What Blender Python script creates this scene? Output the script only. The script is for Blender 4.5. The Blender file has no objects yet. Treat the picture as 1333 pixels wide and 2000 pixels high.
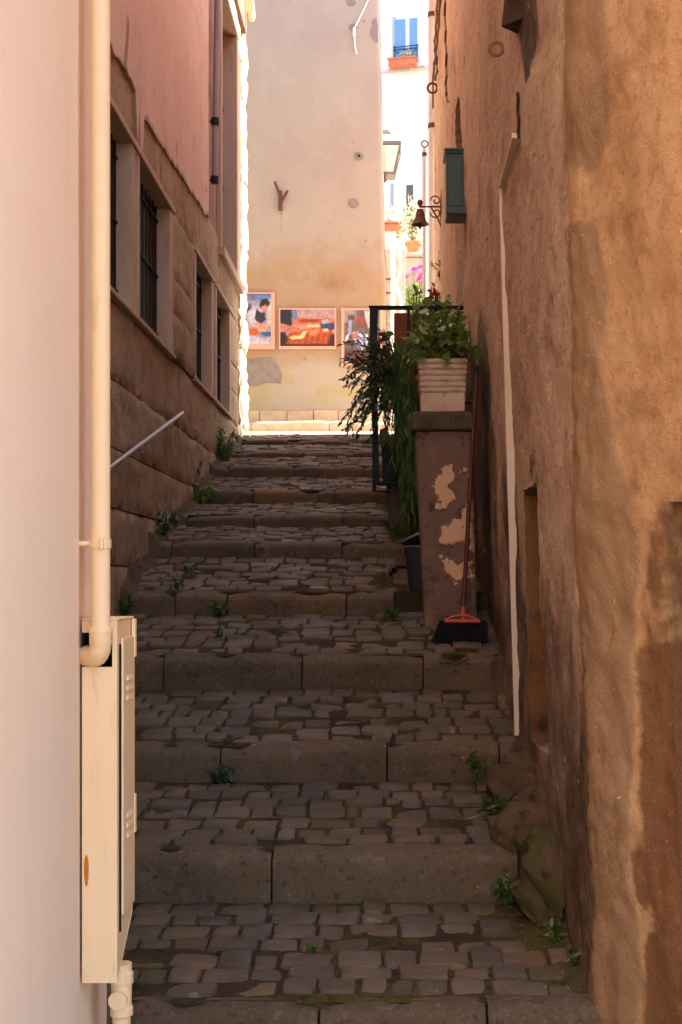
import bpy, math, random
from mathutils import Vector, Matrix, noise as mnoise

# ------------------------------------------------------------------ camera, sky, sun, exposure
scene = bpy.context.scene
FPX, VX, VY = 2650.0, 760.0, 1140.0          # focal length and vanishing point in photo pixels
cam_d = bpy.data.cameras.new('camera')
cam = bpy.data.objects.new('camera', cam_d)
scene.collection.objects.link(cam)
scene.camera = cam
cam.location = (0, 0, 0)
cam.rotation_euler = (math.radians(90), 0, 0)
cam_d.sensor_fit = 'AUTO'
cam_d.sensor_width = 36
cam_d.lens = 36 * FPX / 2000
cam_d.shift_x = (666.5 - VX) / 2000
cam_d.shift_y = (VY - 1000.0) / 2000
cam_d.clip_start = 0.05
cam_d.clip_end = 500

SUN_DIR = Vector((0.92, 0.385, 0)).normalized()
SUN_EL = math.radians(44)
world = bpy.data.worlds.new('World')
scene.world = world
world.use_nodes = True
wn = world.node_tree
bg = wn.nodes['Background']
sky = wn.nodes.new('ShaderNodeTexSky')
sky.sky_type = 'NISHITA'
sky.sun_disc = False
sky.sun_elevation = SUN_EL
sky.sun_rotation = math.atan2(SUN_DIR.x, SUN_DIR.y)
sky.air_density = 1.0
sky.dust_density = 2.5
sky.ozone_density = 0.5
wn.links.new(sky.outputs[0], bg.inputs[0])
bg.inputs[1].default_value = 0.15
sun_d = bpy.data.lights.new('sun', 'SUN')
sun_d.energy = 3.6
sun_d.angle = math.radians(0.5)
sun_d.color = (1.0, 0.92, 0.80)
sun = bpy.data.objects.new('sun', sun_d)
scene.collection.objects.link(sun)
sv = Vector((SUN_DIR.x * math.cos(SUN_EL), SUN_DIR.y * math.cos(SUN_EL), math.sin(SUN_EL)))
sun.rotation_euler = sv.to_track_quat('Z', 'Y').to_euler()
sun.location = (8, 12, 14)
vs = scene.view_settings
vs.view_transform = 'Standard'
vs.look = 'None'
vs.gamma = 1
vs.use_curve_mapping = False
vs.exposure = 2.5
scene.cycles.max_bounces = 8
scene.cycles.diffuse_bounces = 6
scene.cycles.use_denoising = True

# ------------------------------------------------------------------ helpers
R = random.Random(7)
COL = scene.collection


def lin(r, g, b):
    f = lambda c: (c / 255) / 12.92 if c / 255 <= 0.04045 else ((c / 255 + 0.055) / 1.055) ** 2.4
    return (f(r), f(g), f(b))


def at(x, y, D):
    return Vector(((x - VX) * D / FPX, D, (VY - y) * D / FPX))


def topx(p):
    return VX + FPX * p[0] / p[1], VY - FPX * p[2] / p[1]


def sstep(a, b, x):
    if a == b:
        return 1.0 if x >= a else 0.0
    t = min(1, max(0, (x - a) / (b - a)))
    return t * t * (3 - 2 * t)


def lerp(a, b, t):
    return a + (b - a) * t


def interp(x, xs, ys):
    if x <= xs[0]:
        return ys[0]
    for i in range(1, len(xs)):
        if x <= xs[i]:
            return lerp(ys[i - 1], ys[i], (x - xs[i - 1]) / (xs[i] - xs[i - 1]))
    return ys[-1]


def fn(x, y, z, s=1.0, o=3):
    return mnoise.fractal((x * s, y * s, z * s), 1.0, 2.0, o)


class MB:
    def __init__(self):
        self.v, self.f, self.c = [], [], None

    def add(self, vs, fs):
        n = len(self.v)
        self.v += [tuple(p) for p in vs]
        self.f += [tuple(i + n for i in q) for q in fs]
        return self

    def box(self, x0, x1, y0, y1, z0, z1, M=None):
        vs = [(x, y, z) for x in (x0, x1) for y in (y0, y1) for z in (z0, z1)]
        if M is not None:
            vs = [M @ Vector(p) for p in vs]
        return self.add(vs, [(0, 1, 3, 2), (4, 6, 7, 5), (0, 4, 5, 1), (2, 3, 7, 6), (0, 2, 6, 4), (1, 5, 7, 3)])

    def tube(self, pts, r, n=10, caps=True):
        pts = [Vector(p) for p in pts]
        rr = r if isinstance(r, (list, tuple)) else [r] * len(pts)
        vs, fs = [], []
        up = None
        for i, p in enumerate(pts):
            t = (pts[min(i + 1, len(pts) - 1)] - pts[max(i - 1, 0)]).normalized()
            if up is None:
                up = Vector((0, 0, 1)) if abs(t.z) < 0.9 else Vector((1, 0, 0))
            a = t.cross(up)
            if a.length < 1e-5:
                a = t.cross(Vector((0, 1, 0)))
            a.normalize()
            b = a.cross(t).normalized()
            up = b
            for k in range(n):
                q = 2 * math.pi * k / n
                vs.append(p + (a * math.cos(q) + b * math.sin(q)) * rr[i])
        for i in range(len(pts) - 1):
            for k in range(n):
                k2 = (k + 1) % n
                fs.append((i * n + k, i * n + k2, (i + 1) * n + k2, (i + 1) * n + k))
        if caps:
            fs.append(tuple(range(n - 1, -1, -1)))
            fs.append(tuple(range((len(pts) - 1) * n, len(pts) * n)))
        return self.add(vs, fs)

    def lathe(self, prof, c, n=20, sx=1, sy=1):
        vs, fs = [], []
        for r, z in prof:
            for k in range(n):
                q = 2 * math.pi * k / n
                vs.append((c[0] + r * math.cos(q) * sx, c[1] + r * math.sin(q) * sy, c[2] + z))
        for i in range(len(prof) - 1):
            for k in range(n):
                k2 = (k + 1) % n
                fs.append((i * n + k, i * n + k2, (i + 1) * n + k2, (i + 1) * n + k))
        fs.append(tuple(range(n - 1, -1, -1)))
        fs.append(tuple(range((len(prof) - 1) * n, len(prof) * n)))
        return self.add(vs, fs)

    def torus(self, c, R_, r, M, n=18, m=8):
        vs, fs = [], []
        for i in range(n):
            a = 2 * math.pi * i / n
            for k in range(m):
                b = 2 * math.pi * k / m
                vs.append(Vector(c) + M @ Vector(((R_ + r * math.cos(b)) * math.cos(a), (R_ + r * math.cos(b)) * math.sin(a), r * math.sin(b))))
        for i in range(n):
            for k in range(m):
                fs.append((i * m + k, ((i + 1) % n) * m + k, ((i + 1) % n) * m + (k + 1) % m, i * m + (k + 1) % m))
        return self.add(vs, fs)

    def grid(self, f, nu, nv, flip=False):
        vs = [f(i / nu, j / nv) for i in range(nu + 1) for j in range(nv + 1)]
        fs = []
        for i in range(nu):
            for j in range(nv):
                q = (i * (nv + 1) + j, (i + 1) * (nv + 1) + j, (i + 1) * (nv + 1) + j + 1, i * (nv + 1) + j + 1)
                fs.append(q[::-1] if flip else q)
        return self.add(vs, fs)

    def mesh(self, name):
        me = bpy.data.meshes.new(name)
        me.from_pydata(self.v, [], self.f)
        me.update()
        return me

    def build(self, name, mat, parent=None, smooth=None, bevel=0, segs=2, sub=0):
        me = self.mesh(name)
        return link(name, me, mat, parent, smooth, bevel, segs, sub)


def link(name, me, mat, parent=None, smooth=None, bevel=0, segs=2, sub=0):
    if mat is not None and not me.materials:
        me.materials.append(mat)
    if smooth is not None:
        me.shade_smooth()
        if smooth < 179:
            me.set_sharp_from_angle(angle=math.radians(smooth))
    o = bpy.data.objects.new(name, me)
    COL.objects.link(o)
    if parent is not None:
        o.parent = parent
        o.matrix_parent_inverse = Matrix.Translation(-parent.location) if parent.type == 'EMPTY' and parent.parent is None else Matrix.Identity(4)
    if bevel:
        m = o.modifiers.new('bevel', 'BEVEL')
        m.width = bevel
        m.segments = segs
        m.limit_method = 'ANGLE'
    if sub:
        m = o.modifiers.new('sub', 'SUBSURF')
        m.levels = m.render_levels = sub
    return o


def tag(o, label, cat, group=None):
    o['label'] = label
    o['category'] = cat
    if group:
        o['group'] = group
    return o


def struct(o):
    o['kind'] = 'structure'
    return o


def stuff(o):
    o['kind'] = 'stuff'
    return o


def thing(name, loc, label, cat, group=None):
    o = bpy.data.objects.new(name, None)
    COL.objects.link(o)
    o.location = loc
    o.empty_display_size = 0.1
    return tag(o, label, cat, group)


def setcol(me, cols, name='tint'):
    a = me.color_attributes.new(name, 'FLOAT_COLOR', 'POINT')
    flat = []
    for c in cols:
        flat += [c[0], c[1], c[2], 1.0]
    a.data.foreach_set('color', flat)


# ------------------------------------------------------------------ materials
def material(name, base, layers=(), rough=0.85, bump=(), spec=0.3, metal=0.0, tint=None, rough_var=None):
    """layers: (colour, mask kind, scale xyz, lo, hi, amount); bump: (scale, strength, distance)"""
    m = bpy.data.materials.new(name)
    m.use_nodes = True
    nt = m.node_tree
    N, L = nt.nodes, nt.links
    bs = N['Principled BSDF']
    tc = N.new('ShaderNodeTexCoord')

    def mapped(scale):
        mp = N.new('ShaderNodeMapping')
        mp.inputs['Scale'].default_value = scale if isinstance(scale, (tuple, list)) else (scale,) * 3
        L.new(tc.outputs['Object'], mp.inputs['Vector'])
        return mp.outputs[0]

    def noise(scale, detail=6, rough=0.6, dist=0.0):
        n = N.new('ShaderNodeTexNoise')
        n.inputs['Scale'].default_value = 1.0
        n.inputs['Detail'].default_value = detail
        n.inputs['Roughness'].default_value = rough
        n.inputs['Distortion'].default_value = dist
        L.new(mapped(scale), n.inputs['Vector'])
        return n.outputs['Fac']

    def ramp(sock, lo, hi):
        r = N.new('ShaderNodeMapRange')
        r.interpolation_type = 'SMOOTHSTEP'
        r.inputs['From Min'].default_value = lo
        r.inputs['From Max'].default_value = hi
        L.new(sock, r.inputs['Value'])
        return r.outputs[0]

    def math_(op, a, b):
        q = N.new('ShaderNodeMath')
        q.operation = op
        for i, s in enumerate((a, b)):
            if isinstance(s, (int, float)):
                q.inputs[i].default_value = s
            else:
                L.new(s, q.inputs[i])
        return q.outputs[0]

    cur = None
    rgb = N.new('ShaderNodeRGB')
    rgb.outputs[0].default_value = (*base, 1)
    cur = rgb.outputs[0]
    if tint:
        at_ = N.new('ShaderNodeAttribute')
        at_.attribute_name = tint
        mx = N.new('ShaderNodeMix')
        mx.data_type = 'RGBA'
        mx.blend_type = 'MULTIPLY'
        mx.inputs['Factor'].default_value = 1
        L.new(cur, mx.inputs['A'])
        L.new(at_.outputs['Color'], mx.inputs['B'])
        cur = mx.outputs['Result']
    for ly in layers:
        colr, kind, sc, lo, hi, amt = ly[:6]
        if kind == 'noise':
            k = ramp(noise(sc, 5, 0.62), lo, hi)
        elif kind == 'warp':
            k = ramp(noise(sc, 6, 0.6, 1.2), lo, hi)
        elif kind == 'crack':
            vo = N.new('ShaderNodeTexVoronoi')
            vo.feature = 'DISTANCE_TO_EDGE'
            vo.inputs['Scale'].default_value = 1
            va = N.new('ShaderNodeVectorMath')
            va.operation = 'ADD'
            nz = N.new('ShaderNodeTexNoise')
            nz.inputs['Scale'].default_value = 4
            L.new(mapped(sc), va.inputs[0])
            L.new(mapped(1.0), nz.inputs['Vector'])
            L.new(nz.outputs['Color'], va.inputs[1])
            L.new(va.outputs[0], vo.inputs['Vector'])
            k = ramp(vo.outputs['Distance'], hi, lo)
        elif kind == 'moss':                    # noise patches inside the g area
            a = N.new('ShaderNodeAttribute')
            a.attribute_name = 'wear_tone'
            sp = N.new('ShaderNodeSeparateColor')
            L.new(a.outputs['Color'], sp.inputs[0])
            k = math_('MULTIPLY', sp.outputs[1], ramp(noise(sc, 6, 0.6), lo, hi))
        else:                                   # 'r' 'g' 'b': channel of the wear attribute, edge broken up by noise
            a = N.new('ShaderNodeAttribute')
            a.attribute_name = 'wear_tone'
            sp = N.new('ShaderNodeSeparateColor')
            L.new(a.outputs['Color'], sp.inputs[0])
            ch = sp.outputs['rgb'.index(kind)]
            nn = math_('MULTIPLY', math_('SUBTRACT', noise(sc, 7, 0.65), 0.5), 0.9)
            ed = math_('MULTIPLY', ch, math_('SUBTRACT', 1.0, ch))
            k = ramp(math_('ADD', ch, math_('MULTIPLY', nn, math_('ADD', 0.35, math_('MULTIPLY', ed, 4.0)))), lo, hi)
        k = math_('MULTIPLY', k, amt)
        mx = N.new('ShaderNodeMix')
        mx.data_type = 'RGBA'
        L.new(k, mx.inputs['Factor'])
        L.new(cur, mx.inputs['A'])
        mx.inputs['B'].default_value = (*colr, 1)
        cur = mx.outputs['Result']
    L.new(cur, bs.inputs['Base Color'])
    bs.inputs['Roughness'].default_value = rough
    if rough_var:
        sc, r0, r1 = rough_var
        mr = N.new('ShaderNodeMapRange')
        mr.inputs['From Min'].default_value = 0.3
        mr.inputs['From Max'].default_value = 0.7
        mr.inputs['To Min'].default_value = r0
        mr.inputs['To Max'].default_value = r1
        L.new(noise(sc, 5), mr.inputs['Value'])
        L.new(mr.outputs[0], bs.inputs['Roughness'])
    bs.inputs['Specular IOR Level'].default_value = spec
    bs.inputs['Metallic'].default_value = metal
    prev = None
    for sc, st, di in bump:
        b = N.new('ShaderNodeBump')
        b.inputs['Strength'].default_value = st
        b.inputs['Distance'].default_value = di
        L.new(noise(sc, 5, 0.65), b.inputs['Height'])
        if prev is not None:
            L.new(prev, b.inputs['Normal'])
        prev = b.outputs[0]
    if prev is not None:
        L.new(prev, bs.inputs['Normal'])
    return m


def leaf_material(name, c1, c2, rough=0.45):
    m = bpy.data.materials.new(name)
    m.use_nodes = True
    nt = m.node_tree
    N, L = nt.nodes, nt.links
    bs = N['Principled BSDF']
    oi = N.new('ShaderNodeNewGeometry')
    tc = N.new('ShaderNodeTexCoord')
    nz = N.new('ShaderNodeTexNoise')
    nz.inputs['Scale'].default_value = 9
    L.new(tc.outputs['Object'], nz.inputs['Vector'])
    ad = N.new('ShaderNodeMath')
    ad.operation = 'ADD'
    L.new(oi.outputs['Random Per Island'], ad.inputs[0])
    L.new(nz.outputs['Fac'], ad.inputs[1])
    mr = N.new('ShaderNodeMapRange')
    mr.inputs['From Min'].default_value = 0.4
    mr.inputs['From Max'].default_value = 1.5
    L.new(ad.outputs[0], mr.inputs['Value'])
    mx = N.new('ShaderNodeMix')
    mx.data_type = 'RGBA'
    L.new(mr.outputs[0], mx.inputs['Factor'])
    mx.inputs['A'].default_value = (*c1, 1)
    mx.inputs['B'].default_value = (*c2, 1)
    L.new(mx.outputs['Result'], bs.inputs['Base Color'])
    bs.inputs['Roughness'].default_value = rough
    tr = N.new('ShaderNodeBsdfTranslucent')
    L.new(mx.outputs['Result'], tr.inputs['Color'])
    ms = N.new('ShaderNodeMixShader')
    ms.inputs[0].default_value = 0.3
    L.new(bs.outputs[0], ms.inputs[1])
    L.new(tr.outputs[0], ms.inputs[2])
    L.new(ms.outputs[0], N['Material Output'].inputs['Surface'])
    return m


M = {}
M['plaster_right'] = material('ochre_plaster', lin(186, 142, 100), [
    (lin(202, 162, 118), 'noise', 3.1, 0.45, 0.75, 0.7),
    (lin(160, 108, 66), 'noise', 7.0, 0.52, 0.75, 0.6),
    (lin(140, 92, 58), 'warp', (9, 9, 3), 0.56, 0.78, 0.55),
    (lin(106, 68, 42), 'r', (9, 9, 9), 0.30, 0.70, 0.85),
    (lin(144, 112, 84), 'g', 8.0, 0.22, 0.80, 0.75),
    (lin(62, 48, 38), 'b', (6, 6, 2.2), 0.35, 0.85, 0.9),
    (lin(104, 66, 38), 'noise', 3.4, 0.52, 0.72, 0.45),
    (lin(58, 40, 26), 'noise', 22, 0.66, 0.76, 0.5),
    (lin(148, 100, 64), 'noise', 40, 0.50, 0.7, 0.5), (lin(232, 208, 176), 'noise', 60, 0.66, 0.74, 0.7), (lin(96, 62, 38), 'noise', 90, 0.62, 0.72, 0.6),
], rough=0.92, bump=[(14, 0.15, 0.02), (55, 0.7, 0.010), (140, 0.9, 0.006)], spec=0.15)
M['plaster_alley'] = material('brown_alley_plaster', lin(200, 168, 142), [
    (lin(214, 186, 158), 'noise', (2.2, 0.9, 1.4), 0.45, 0.7, 0.7),
    (lin(164, 124, 98), 'noise', (6, 2.0, 3.0), 0.48, 0.72, 0.7),
    (lin(118, 66, 34), 'r', 5.0, 0.42, 0.56, 0.85),
    (lin(168, 140, 112), 'g', 4.0, 0.44, 0.54, 0.8),
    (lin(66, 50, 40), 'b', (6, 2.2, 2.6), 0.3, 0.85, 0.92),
    (lin(76, 54, 40), 'noise', (20, 8, 14), 0.60, 0.72, 0.6), (lin(140, 104, 82), 'noise', (50, 20, 40), 0.52, 0.7, 0.6), (lin(226, 200, 176), 'noise', (30, 12, 20), 0.62, 0.72, 0.5),
], rough=0.92, bump=[((12, 5, 9), 0.5, 0.02), ((45, 20, 40), 0.7, 0.01), (120, 0.4, 0.004)], spec=0.15)
M['ochre_jamb'] = material('ochre_jamb', lin(118, 80, 48), [(lin(92, 56, 32), 'noise', 6, 0.42, 0.62, 0.9), (lin(52, 40, 32), 'noise', 9, 0.48, 0.66, 0.9), (lin(140, 92, 44), 'noise', 4, 0.58, 0.68, 0.7)], rough=0.9, bump=[(30, 0.4, 0.008)])
M['white_wall'] = material('cream_white_render', lin(250, 230, 204), [
    (lin(246, 222, 190), 'noise', 1.6, 0.4, 0.7, 0.7), (lin(222, 198, 172), 'noise', (9, 9, 1.4), 0.55, 0.75, 0.15), (lin(210, 186, 162), 'noise', (40, 40, 30), 0.6, 0.75, 0.25)],
    rough=0.8, bump=[(5, 0.10, 0.03), (90, 0.25, 0.002)], spec=0.2)
M['cream_metal'] = material('cream_painted_metal', lin(250, 216, 168), [(lin(240, 202, 150), 'noise', (4, 4, 2), 0.45, 0.75, 0.6), (lin(190, 120, 50), 'noise', 16, 0.70, 0.78, 0.5), (lin(214, 180, 136), 'noise', (30, 30, 6), 0.58, 0.7, 0.4)], rough=0.5, spec=0.4, bump=[(50, 0.06, 0.002)])
M['rust'] = material('rust_stain', lin(205, 120, 30), [(lin(150, 80, 25), 'noise', 60, 0.4, 0.7, 0.8)], rough=0.9)
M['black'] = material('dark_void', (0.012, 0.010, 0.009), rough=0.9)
M['pink_plaster'] = material('pink_plaster', lin(214, 182, 162), [
    (lin(224, 196, 176), 'noise', (3, 1.2, 1.3), 0.42, 0.7, 0.8), (lin(196, 156, 136), 'noise', (8, 3, 3), 0.5, 0.72, 0.7), (lin(176, 140, 120), 'noise', (40, 14, 30), 0.55, 0.75, 0.5),
    (lin(150, 108, 88), 'noise', (12, 4, 3), 0.6, 0.74, 0.6), (lin(110, 80, 62), 'b', (5, 5, 2), 0.35, 0.75, 0.7)],
    rough=0.88, bump=[(9, 0.2, 0.015), (60, 0.3, 0.003)], spec=0.2)
M['brown_render'] = material('brown_render', lin(150, 112, 92), [
    (lin(120, 86, 68), 'noise', (6, 6, 2), 0.45, 0.7, 0.8), (lin(180, 134, 104), 'noise', 9, 0.58, 0.72, 0.6)],
    rough=0.9, bump=[(16, 0.5, 0.02), (70, 0.4, 0.004)], spec=0.2)
M['stone'] = material('peperino_stone', lin(178, 152, 124), [
    (lin(146, 122, 98), 'noise', 3.0, 0.42, 0.68, 0.8), (lin(198, 168, 138), 'noise', 10, 0.5, 0.72, 0.55),
    (lin(96, 78, 64), 'noise', (14, 14, 7), 0.56, 0.74, 0.7), (lin(124, 116, 82), 'noise', 2.2, 0.55, 0.75, 0.45), (lin(90, 74, 60), 'noise', 45, 0.55, 0.7, 0.7), (lin(214, 188, 160), 'noise', 38, 0.64, 0.74, 0.5)],
    rough=0.95, bump=[(11, 0.6, 0.03), (48, 0.6, 0.01)], spec=0.15)
M['quoin'] = material('pale_quoin_stone', lin(196, 180, 156), [
    (lin(170, 150, 124), 'noise', 7, 0.45, 0.7, 0.7), (lin(120, 104, 84), 'noise', 18, 0.6, 0.75, 0.6)],
    rough=0.9, bump=[(20, 0.6, 0.02), (70, 0.5, 0.006)], spec=0.2)
M['travertine'] = material('pale_window_stone', lin(196, 172, 148), [
    (lin(174, 148, 124), 'noise', (9, 9, 2), 0.42, 0.7, 0.7), (lin(136, 104, 80), 'noise', (14, 14, 4), 0.6, 0.76, 0.6)],
    rough=0.85, bump=[(25, 0.4, 0.006)], spec=0.2)
M['iron'] = material('dark_iron', (0.014, 0.011, 0.010), [((0.05, 0.026, 0.016), 'noise', 30, 0.6, 0.75, 0.5)], rough=0.75, spec=0.4, bump=[(60, 0.3, 0.002)])
M['shutter'] = material('dark_shutter', (0.022, 0.014, 0.013), [((0.04, 0.026, 0.022), 'noise', (30, 30, 6), 0.5, 0.7, 0.6)], rough=0.65)
M['rail_metal'] = material('galvanised_rail', lin(165, 158, 165), [(lin(120, 112, 112), 'noise', 18, 0.5, 0.75, 0.6)], rough=0.42, metal=0.75, spec=0.5)
M['grey_pipe'] = material('grey_pipe', lin(150, 132, 132), [(lin(120, 104, 104), 'noise', (9, 9, 2), 0.5, 0.7, 0.6)], rough=0.55, spec=0.4)
M['pale_pipe'] = material('pale_zinc_pipe', lin(198, 184, 178), [(lin(165, 148, 140), 'noise', (12, 12, 2), 0.45, 0.7, 0.7)], rough=0.5, spec=0.4)
M['kerb'] = material('basalt_kerb', lin(96, 77, 56), [
    (lin(80, 64, 47), 'noise', 3.2, 0.4, 0.7, 0.8), (lin(124, 106, 88), 'noise', 16, 0.52, 0.72, 0.5),
    (lin(88, 76, 44), 'noise', 2.1, 0.52, 0.7, 0.45), (lin(50, 41, 34), 'noise', 34, 0.54, 0.7, 0.7), (lin(180, 146, 112), 'noise', 24, 0.69, 0.72, 0.8), (lin(128, 106, 88), 'noise', 80, 0.56, 0.7, 0.6)],
    rough=0.85, bump=[(16, 0.4, 0.015), (80, 0.5, 0.004)], spec=0.3, tint='tint')
M['cobble'] = material('dark_cobble', lin(95, 78, 60), [
    (lin(75, 62, 50), 'noise', 9, 0.42, 0.68, 0.7), (lin(98, 82, 70), 'noise', 24, 0.54, 0.72, 0.5),
    (lin(84, 72, 38), 'noise', 1.7, 0.46, 0.62, 0.6), (lin(84, 76, 34), 'noise', 8, 0.57, 0.68, 0.5), (lin(150, 120, 98), 'noise', (5, 5, 5), 0.64, 0.70, 0.65), (lin(112, 92, 78), 'noise', 70, 0.56, 0.7, 0.6), (lin(36, 30, 26), 'noise', 46, 0.6, 0.72, 0.6)],
    rough=0.6, bump=[(18, 0.5, 0.012), (50, 0.5, 0.006), (120, 0.4, 0.002)], spec=0.28, tint='tint', rough_var=(4, 0.45, 0.85))
M['bed'] = material('mossy_joint_soil', lin(66, 52, 36), [
    (lin(86, 76, 36), 'noise', 3.5, 0.44, 0.62, 0.85), (lin(40, 32, 26), 'noise', 18, 0.5, 0.7, 0.8), (lin(120, 100, 72), 'noise', 40, 0.62, 0.72, 0.6)],
    rough=0.95, bump=[(40, 0.8, 0.015), (120, 0.5, 0.004)], spec=0.1)
M['street'] = material('pale_street_paving', lin(190, 176, 158), [
    (lin(160, 146, 128), 'noise', 4, 0.45, 0.7, 0.7), (lin(120, 112, 80), 'noise', 12, 0.62, 0.75, 0.5)], rough=0.9, bump=[(25, 0.5, 0.01)])
M['dirt'] = material('street_ground', lin(120, 104, 90), [(lin(92, 80, 70), 'noise', 1.4, 0.4, 0.7, 0.7)], rough=0.9, bump=[(20, 0.4, 0.01)])
M['rock'] = material('mossy_rock', lin(92, 72, 52), [
    (lin(70, 56, 42), 'noise', 6, 0.42, 0.66, 0.8), (lin(70, 72, 34), 'noise', 3.5, 0.48, 0.66, 0.75), (lin(42, 34, 28), 'noise', 16, 0.55, 0.72, 0.8)],
    rough=0.95, bump=[(14, 0.6, 0.03), (60, 0.6, 0.008)], spec=0.15)
M['far_wall'] = material('pale_far_plaster', lin(166, 155, 145), [
    (lin(160, 146, 138), 'noise', (1.6, 1.6, 1.0), 0.42, 0.68, 0.8), (lin(174, 164, 152), 'noise', 3.4, 0.5, 0.75, 0.6),
    (lin(158, 130, 98), 'r', 2.6, 0.25, 0.95, 0.9), (lin(166, 157, 144), 'g', 3.2, 0.3, 0.8, 0.95), (lin(160, 152, 112), 'moss', (1.8, 1.8, 2.6), 0.50, 0.62, 0.75),
    (lin(134, 104, 72), 'b', 5, 0.3, 0.95, 0.7), (lin(150, 140, 134), 'noise', 9, 0.6, 0.78, 0.5), (lin(140, 128, 120), 'noise', 30, 0.62, 0.75, 0.3)],
    rough=0.9, bump=[(9, 0.2, 0.012), (50, 0.3, 0.003)], spec=0.15)
M['cement'] = material('grey_cement_patch', lin(136, 128, 124), [(lin(112, 102, 98), 'noise', 12, 0.45, 0.7, 0.7)], rough=0.95, bump=[(30, 0.6, 0.006)])
M['moss_patch'] = material('green_stained_plaster', lin(206, 200, 150), [(lin(214, 192, 160), 'noise', 5, 0.45, 0.65, 0.9)], rough=0.95, bump=[(30, 0.4, 0.005)])
M['rusty_iron'] = material('rusty_iron', lin(104, 66, 56), [(lin(70, 44, 40), 'noise', 24, 0.45, 0.7, 0.8)], rough=0.85, bump=[(60, 0.5, 0.003)])
M['facade'] = material('white_facade', lin(222, 214, 200), [(lin(212, 198, 174), 'noise', 0.7, 0.45, 0.7, 0.7)], rough=0.85, bump=[(9, 0.15, 0.01)])
M['white_paint'] = material('white_paint', lin(206, 206, 208), rough=0.5, spec=0.4)
M['pane_blue'] = material('window_glass', (0.12, 0.24, 0.46), rough=0.08, spec=0.8)
M['pane_dark'] = material('window_dark_glass', (0.10, 0.06, 0.045), rough=0.15, spec=0.6)
M['terracotta'] = material('terracotta', lin(196, 112, 78), [(lin(170, 90, 62), 'noise', 12, 0.45, 0.7, 0.7), (lin(220, 160, 130), 'noise', 30, 0.62, 0.75, 0.5)], rough=0.85, bump=[(60, 0.3, 0.002)])
M['red_pot'] = material('red_pot', lin(170, 60, 36), rough=0.6)
M['grey_stone'] = material('grey_garden_stone', lin(150, 138, 128), [(lin(120, 108, 100), 'noise', 8, 0.45, 0.7, 0.8)], rough=0.9, bump=[(25, 0.5, 0.01)])
M['planter'] = material('cast_stone_planter', lin(214, 184, 160), [(lin(190, 156, 130), 'noise', 14, 0.42, 0.7, 0.7), (lin(150, 120, 98), 'noise', 30, 0.58, 0.74, 0.6)], rough=0.95, bump=[(40, 0.6, 0.006), (120, 0.5, 0.002)], spec=0.15)
M['pier'] = material('peeling_pier_plaster', lin(122, 94, 80), [
    (lin(146, 110, 92), 'noise', 7, 0.5, 0.72, 0.7), (lin(56, 44, 36), 'noise', 12, 0.52, 0.7, 0.7), (lin(224, 178, 138), 'r', 15, 0.42, 0.47, 0.95),
    (lin(84, 60, 46), 'noise', 34, 0.64, 0.68, 0.9)],
    rough=0.92, bump=[(18, 0.4, 0.012), (70, 0.4, 0.004)], spec=0.2)
M['dark_cap'] = material('dark_cap_stone', lin(88, 74, 60), [(lin(70, 66, 44), 'noise', 6, 0.5, 0.7, 0.6), (lin(50, 42, 36), 'noise', 20, 0.5, 0.7, 0.7)], rough=0.95, bump=[(22, 0.6, 0.012)])
M['black_metal'] = material('black_painted_metal', (0.008, 0.007, 0.007), [((0.04, 0.03, 0.026), 'noise', 26, 0.62, 0.74, 0.6)], rough=0.6, spec=0.3)
M['wood_red'] = material('red_brown_wood', lin(128, 72, 44), [(lin(98, 52, 32), 'noise', (14, 14, 2), 0.45, 0.65, 0.8)], rough=0.7)
M['broom_stick'] = material('dark_red_stick', lin(88, 36, 26), [(lin(60, 26, 20), 'noise', (20, 20, 3), 0.45, 0.7, 0.7)], rough=0.5, spec=0.4)
M['broom_red'] = material('red_plastic', lin(196, 78, 52), rough=0.45, spec=0.4)
M['bristle'] = material('black_bristles', (0.012, 0.011, 0.011), rough=0.7)
M['bucket'] = material('dark_grey_plastic', (0.035, 0.036, 0.040), rough=0.5, spec=0.4)
M['lid'] = material('grey_plastic_lid', (0.16, 0.15, 0.16), rough=0.5, spec=0.4)
M['conduit'] = material('pale_plastic_trunking', lin(226, 202, 180), [(lin(206, 178, 152), 'noise', (8, 8, 2), 0.45, 0.7, 0.6)], rough=0.6, spec=0.3)
M['green_box'] = material('dark_green_paint', lin(34, 60, 52), [(lin(48, 70, 56), 'noise', (9, 9, 3), 0.45, 0.7, 0.6), (lin(30, 44, 40), 'noise', 20, 0.6, 0.75, 0.6)], rough=0.4, spec=0.5)
M['bronze'] = material('old_bronze', lin(104, 66, 48), [(lin(66, 44, 36), 'noise', 30, 0.45, 0.7, 0.8)], rough=0.6, metal=0.4, bump=[(60, 0.3, 0.002)])
M['cable'] = material('old_cable', lin(110, 84, 68), rough=0.8)
M['white_cable'] = material('white_cable', lin(238, 228, 222), rough=0.6)
M['wood_dark'] = material('dark_weathered_wood', lin(72, 54, 42), [(lin(50, 38, 30), 'noise', (12, 12, 3), 0.45, 0.7, 0.8)], rough=0.85, bump=[(30, 0.4, 0.006)])
M['lamp_frame'] = material('grey_lantern_metal', lin(76, 70, 68), rough=0.5, spec=0.4)
M['lamp_roof'] = material('blue_grey_zinc', lin(120, 134, 154), rough=0.5)
M['frame_sky'] = material('sky_tinted_frame', lin(150, 158, 172), rough=0.6)  # sky reflection on the white frame, painted in as blue-grey
M['ring_coat'] = material('limewashed_ring', lin(140, 104, 80), rough=0.9)
M['lamp_glass'] = material('milky_lantern_glass', lin(176, 170, 162), rough=0.3, spec=0.5)
M['poster_frame'] = material('salmon_board', lin(214, 160, 140), [(lin(204, 148, 128), 'noise', 5, 0.45, 0.7, 0.5)], rough=0.6, spec=0.3)
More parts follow.
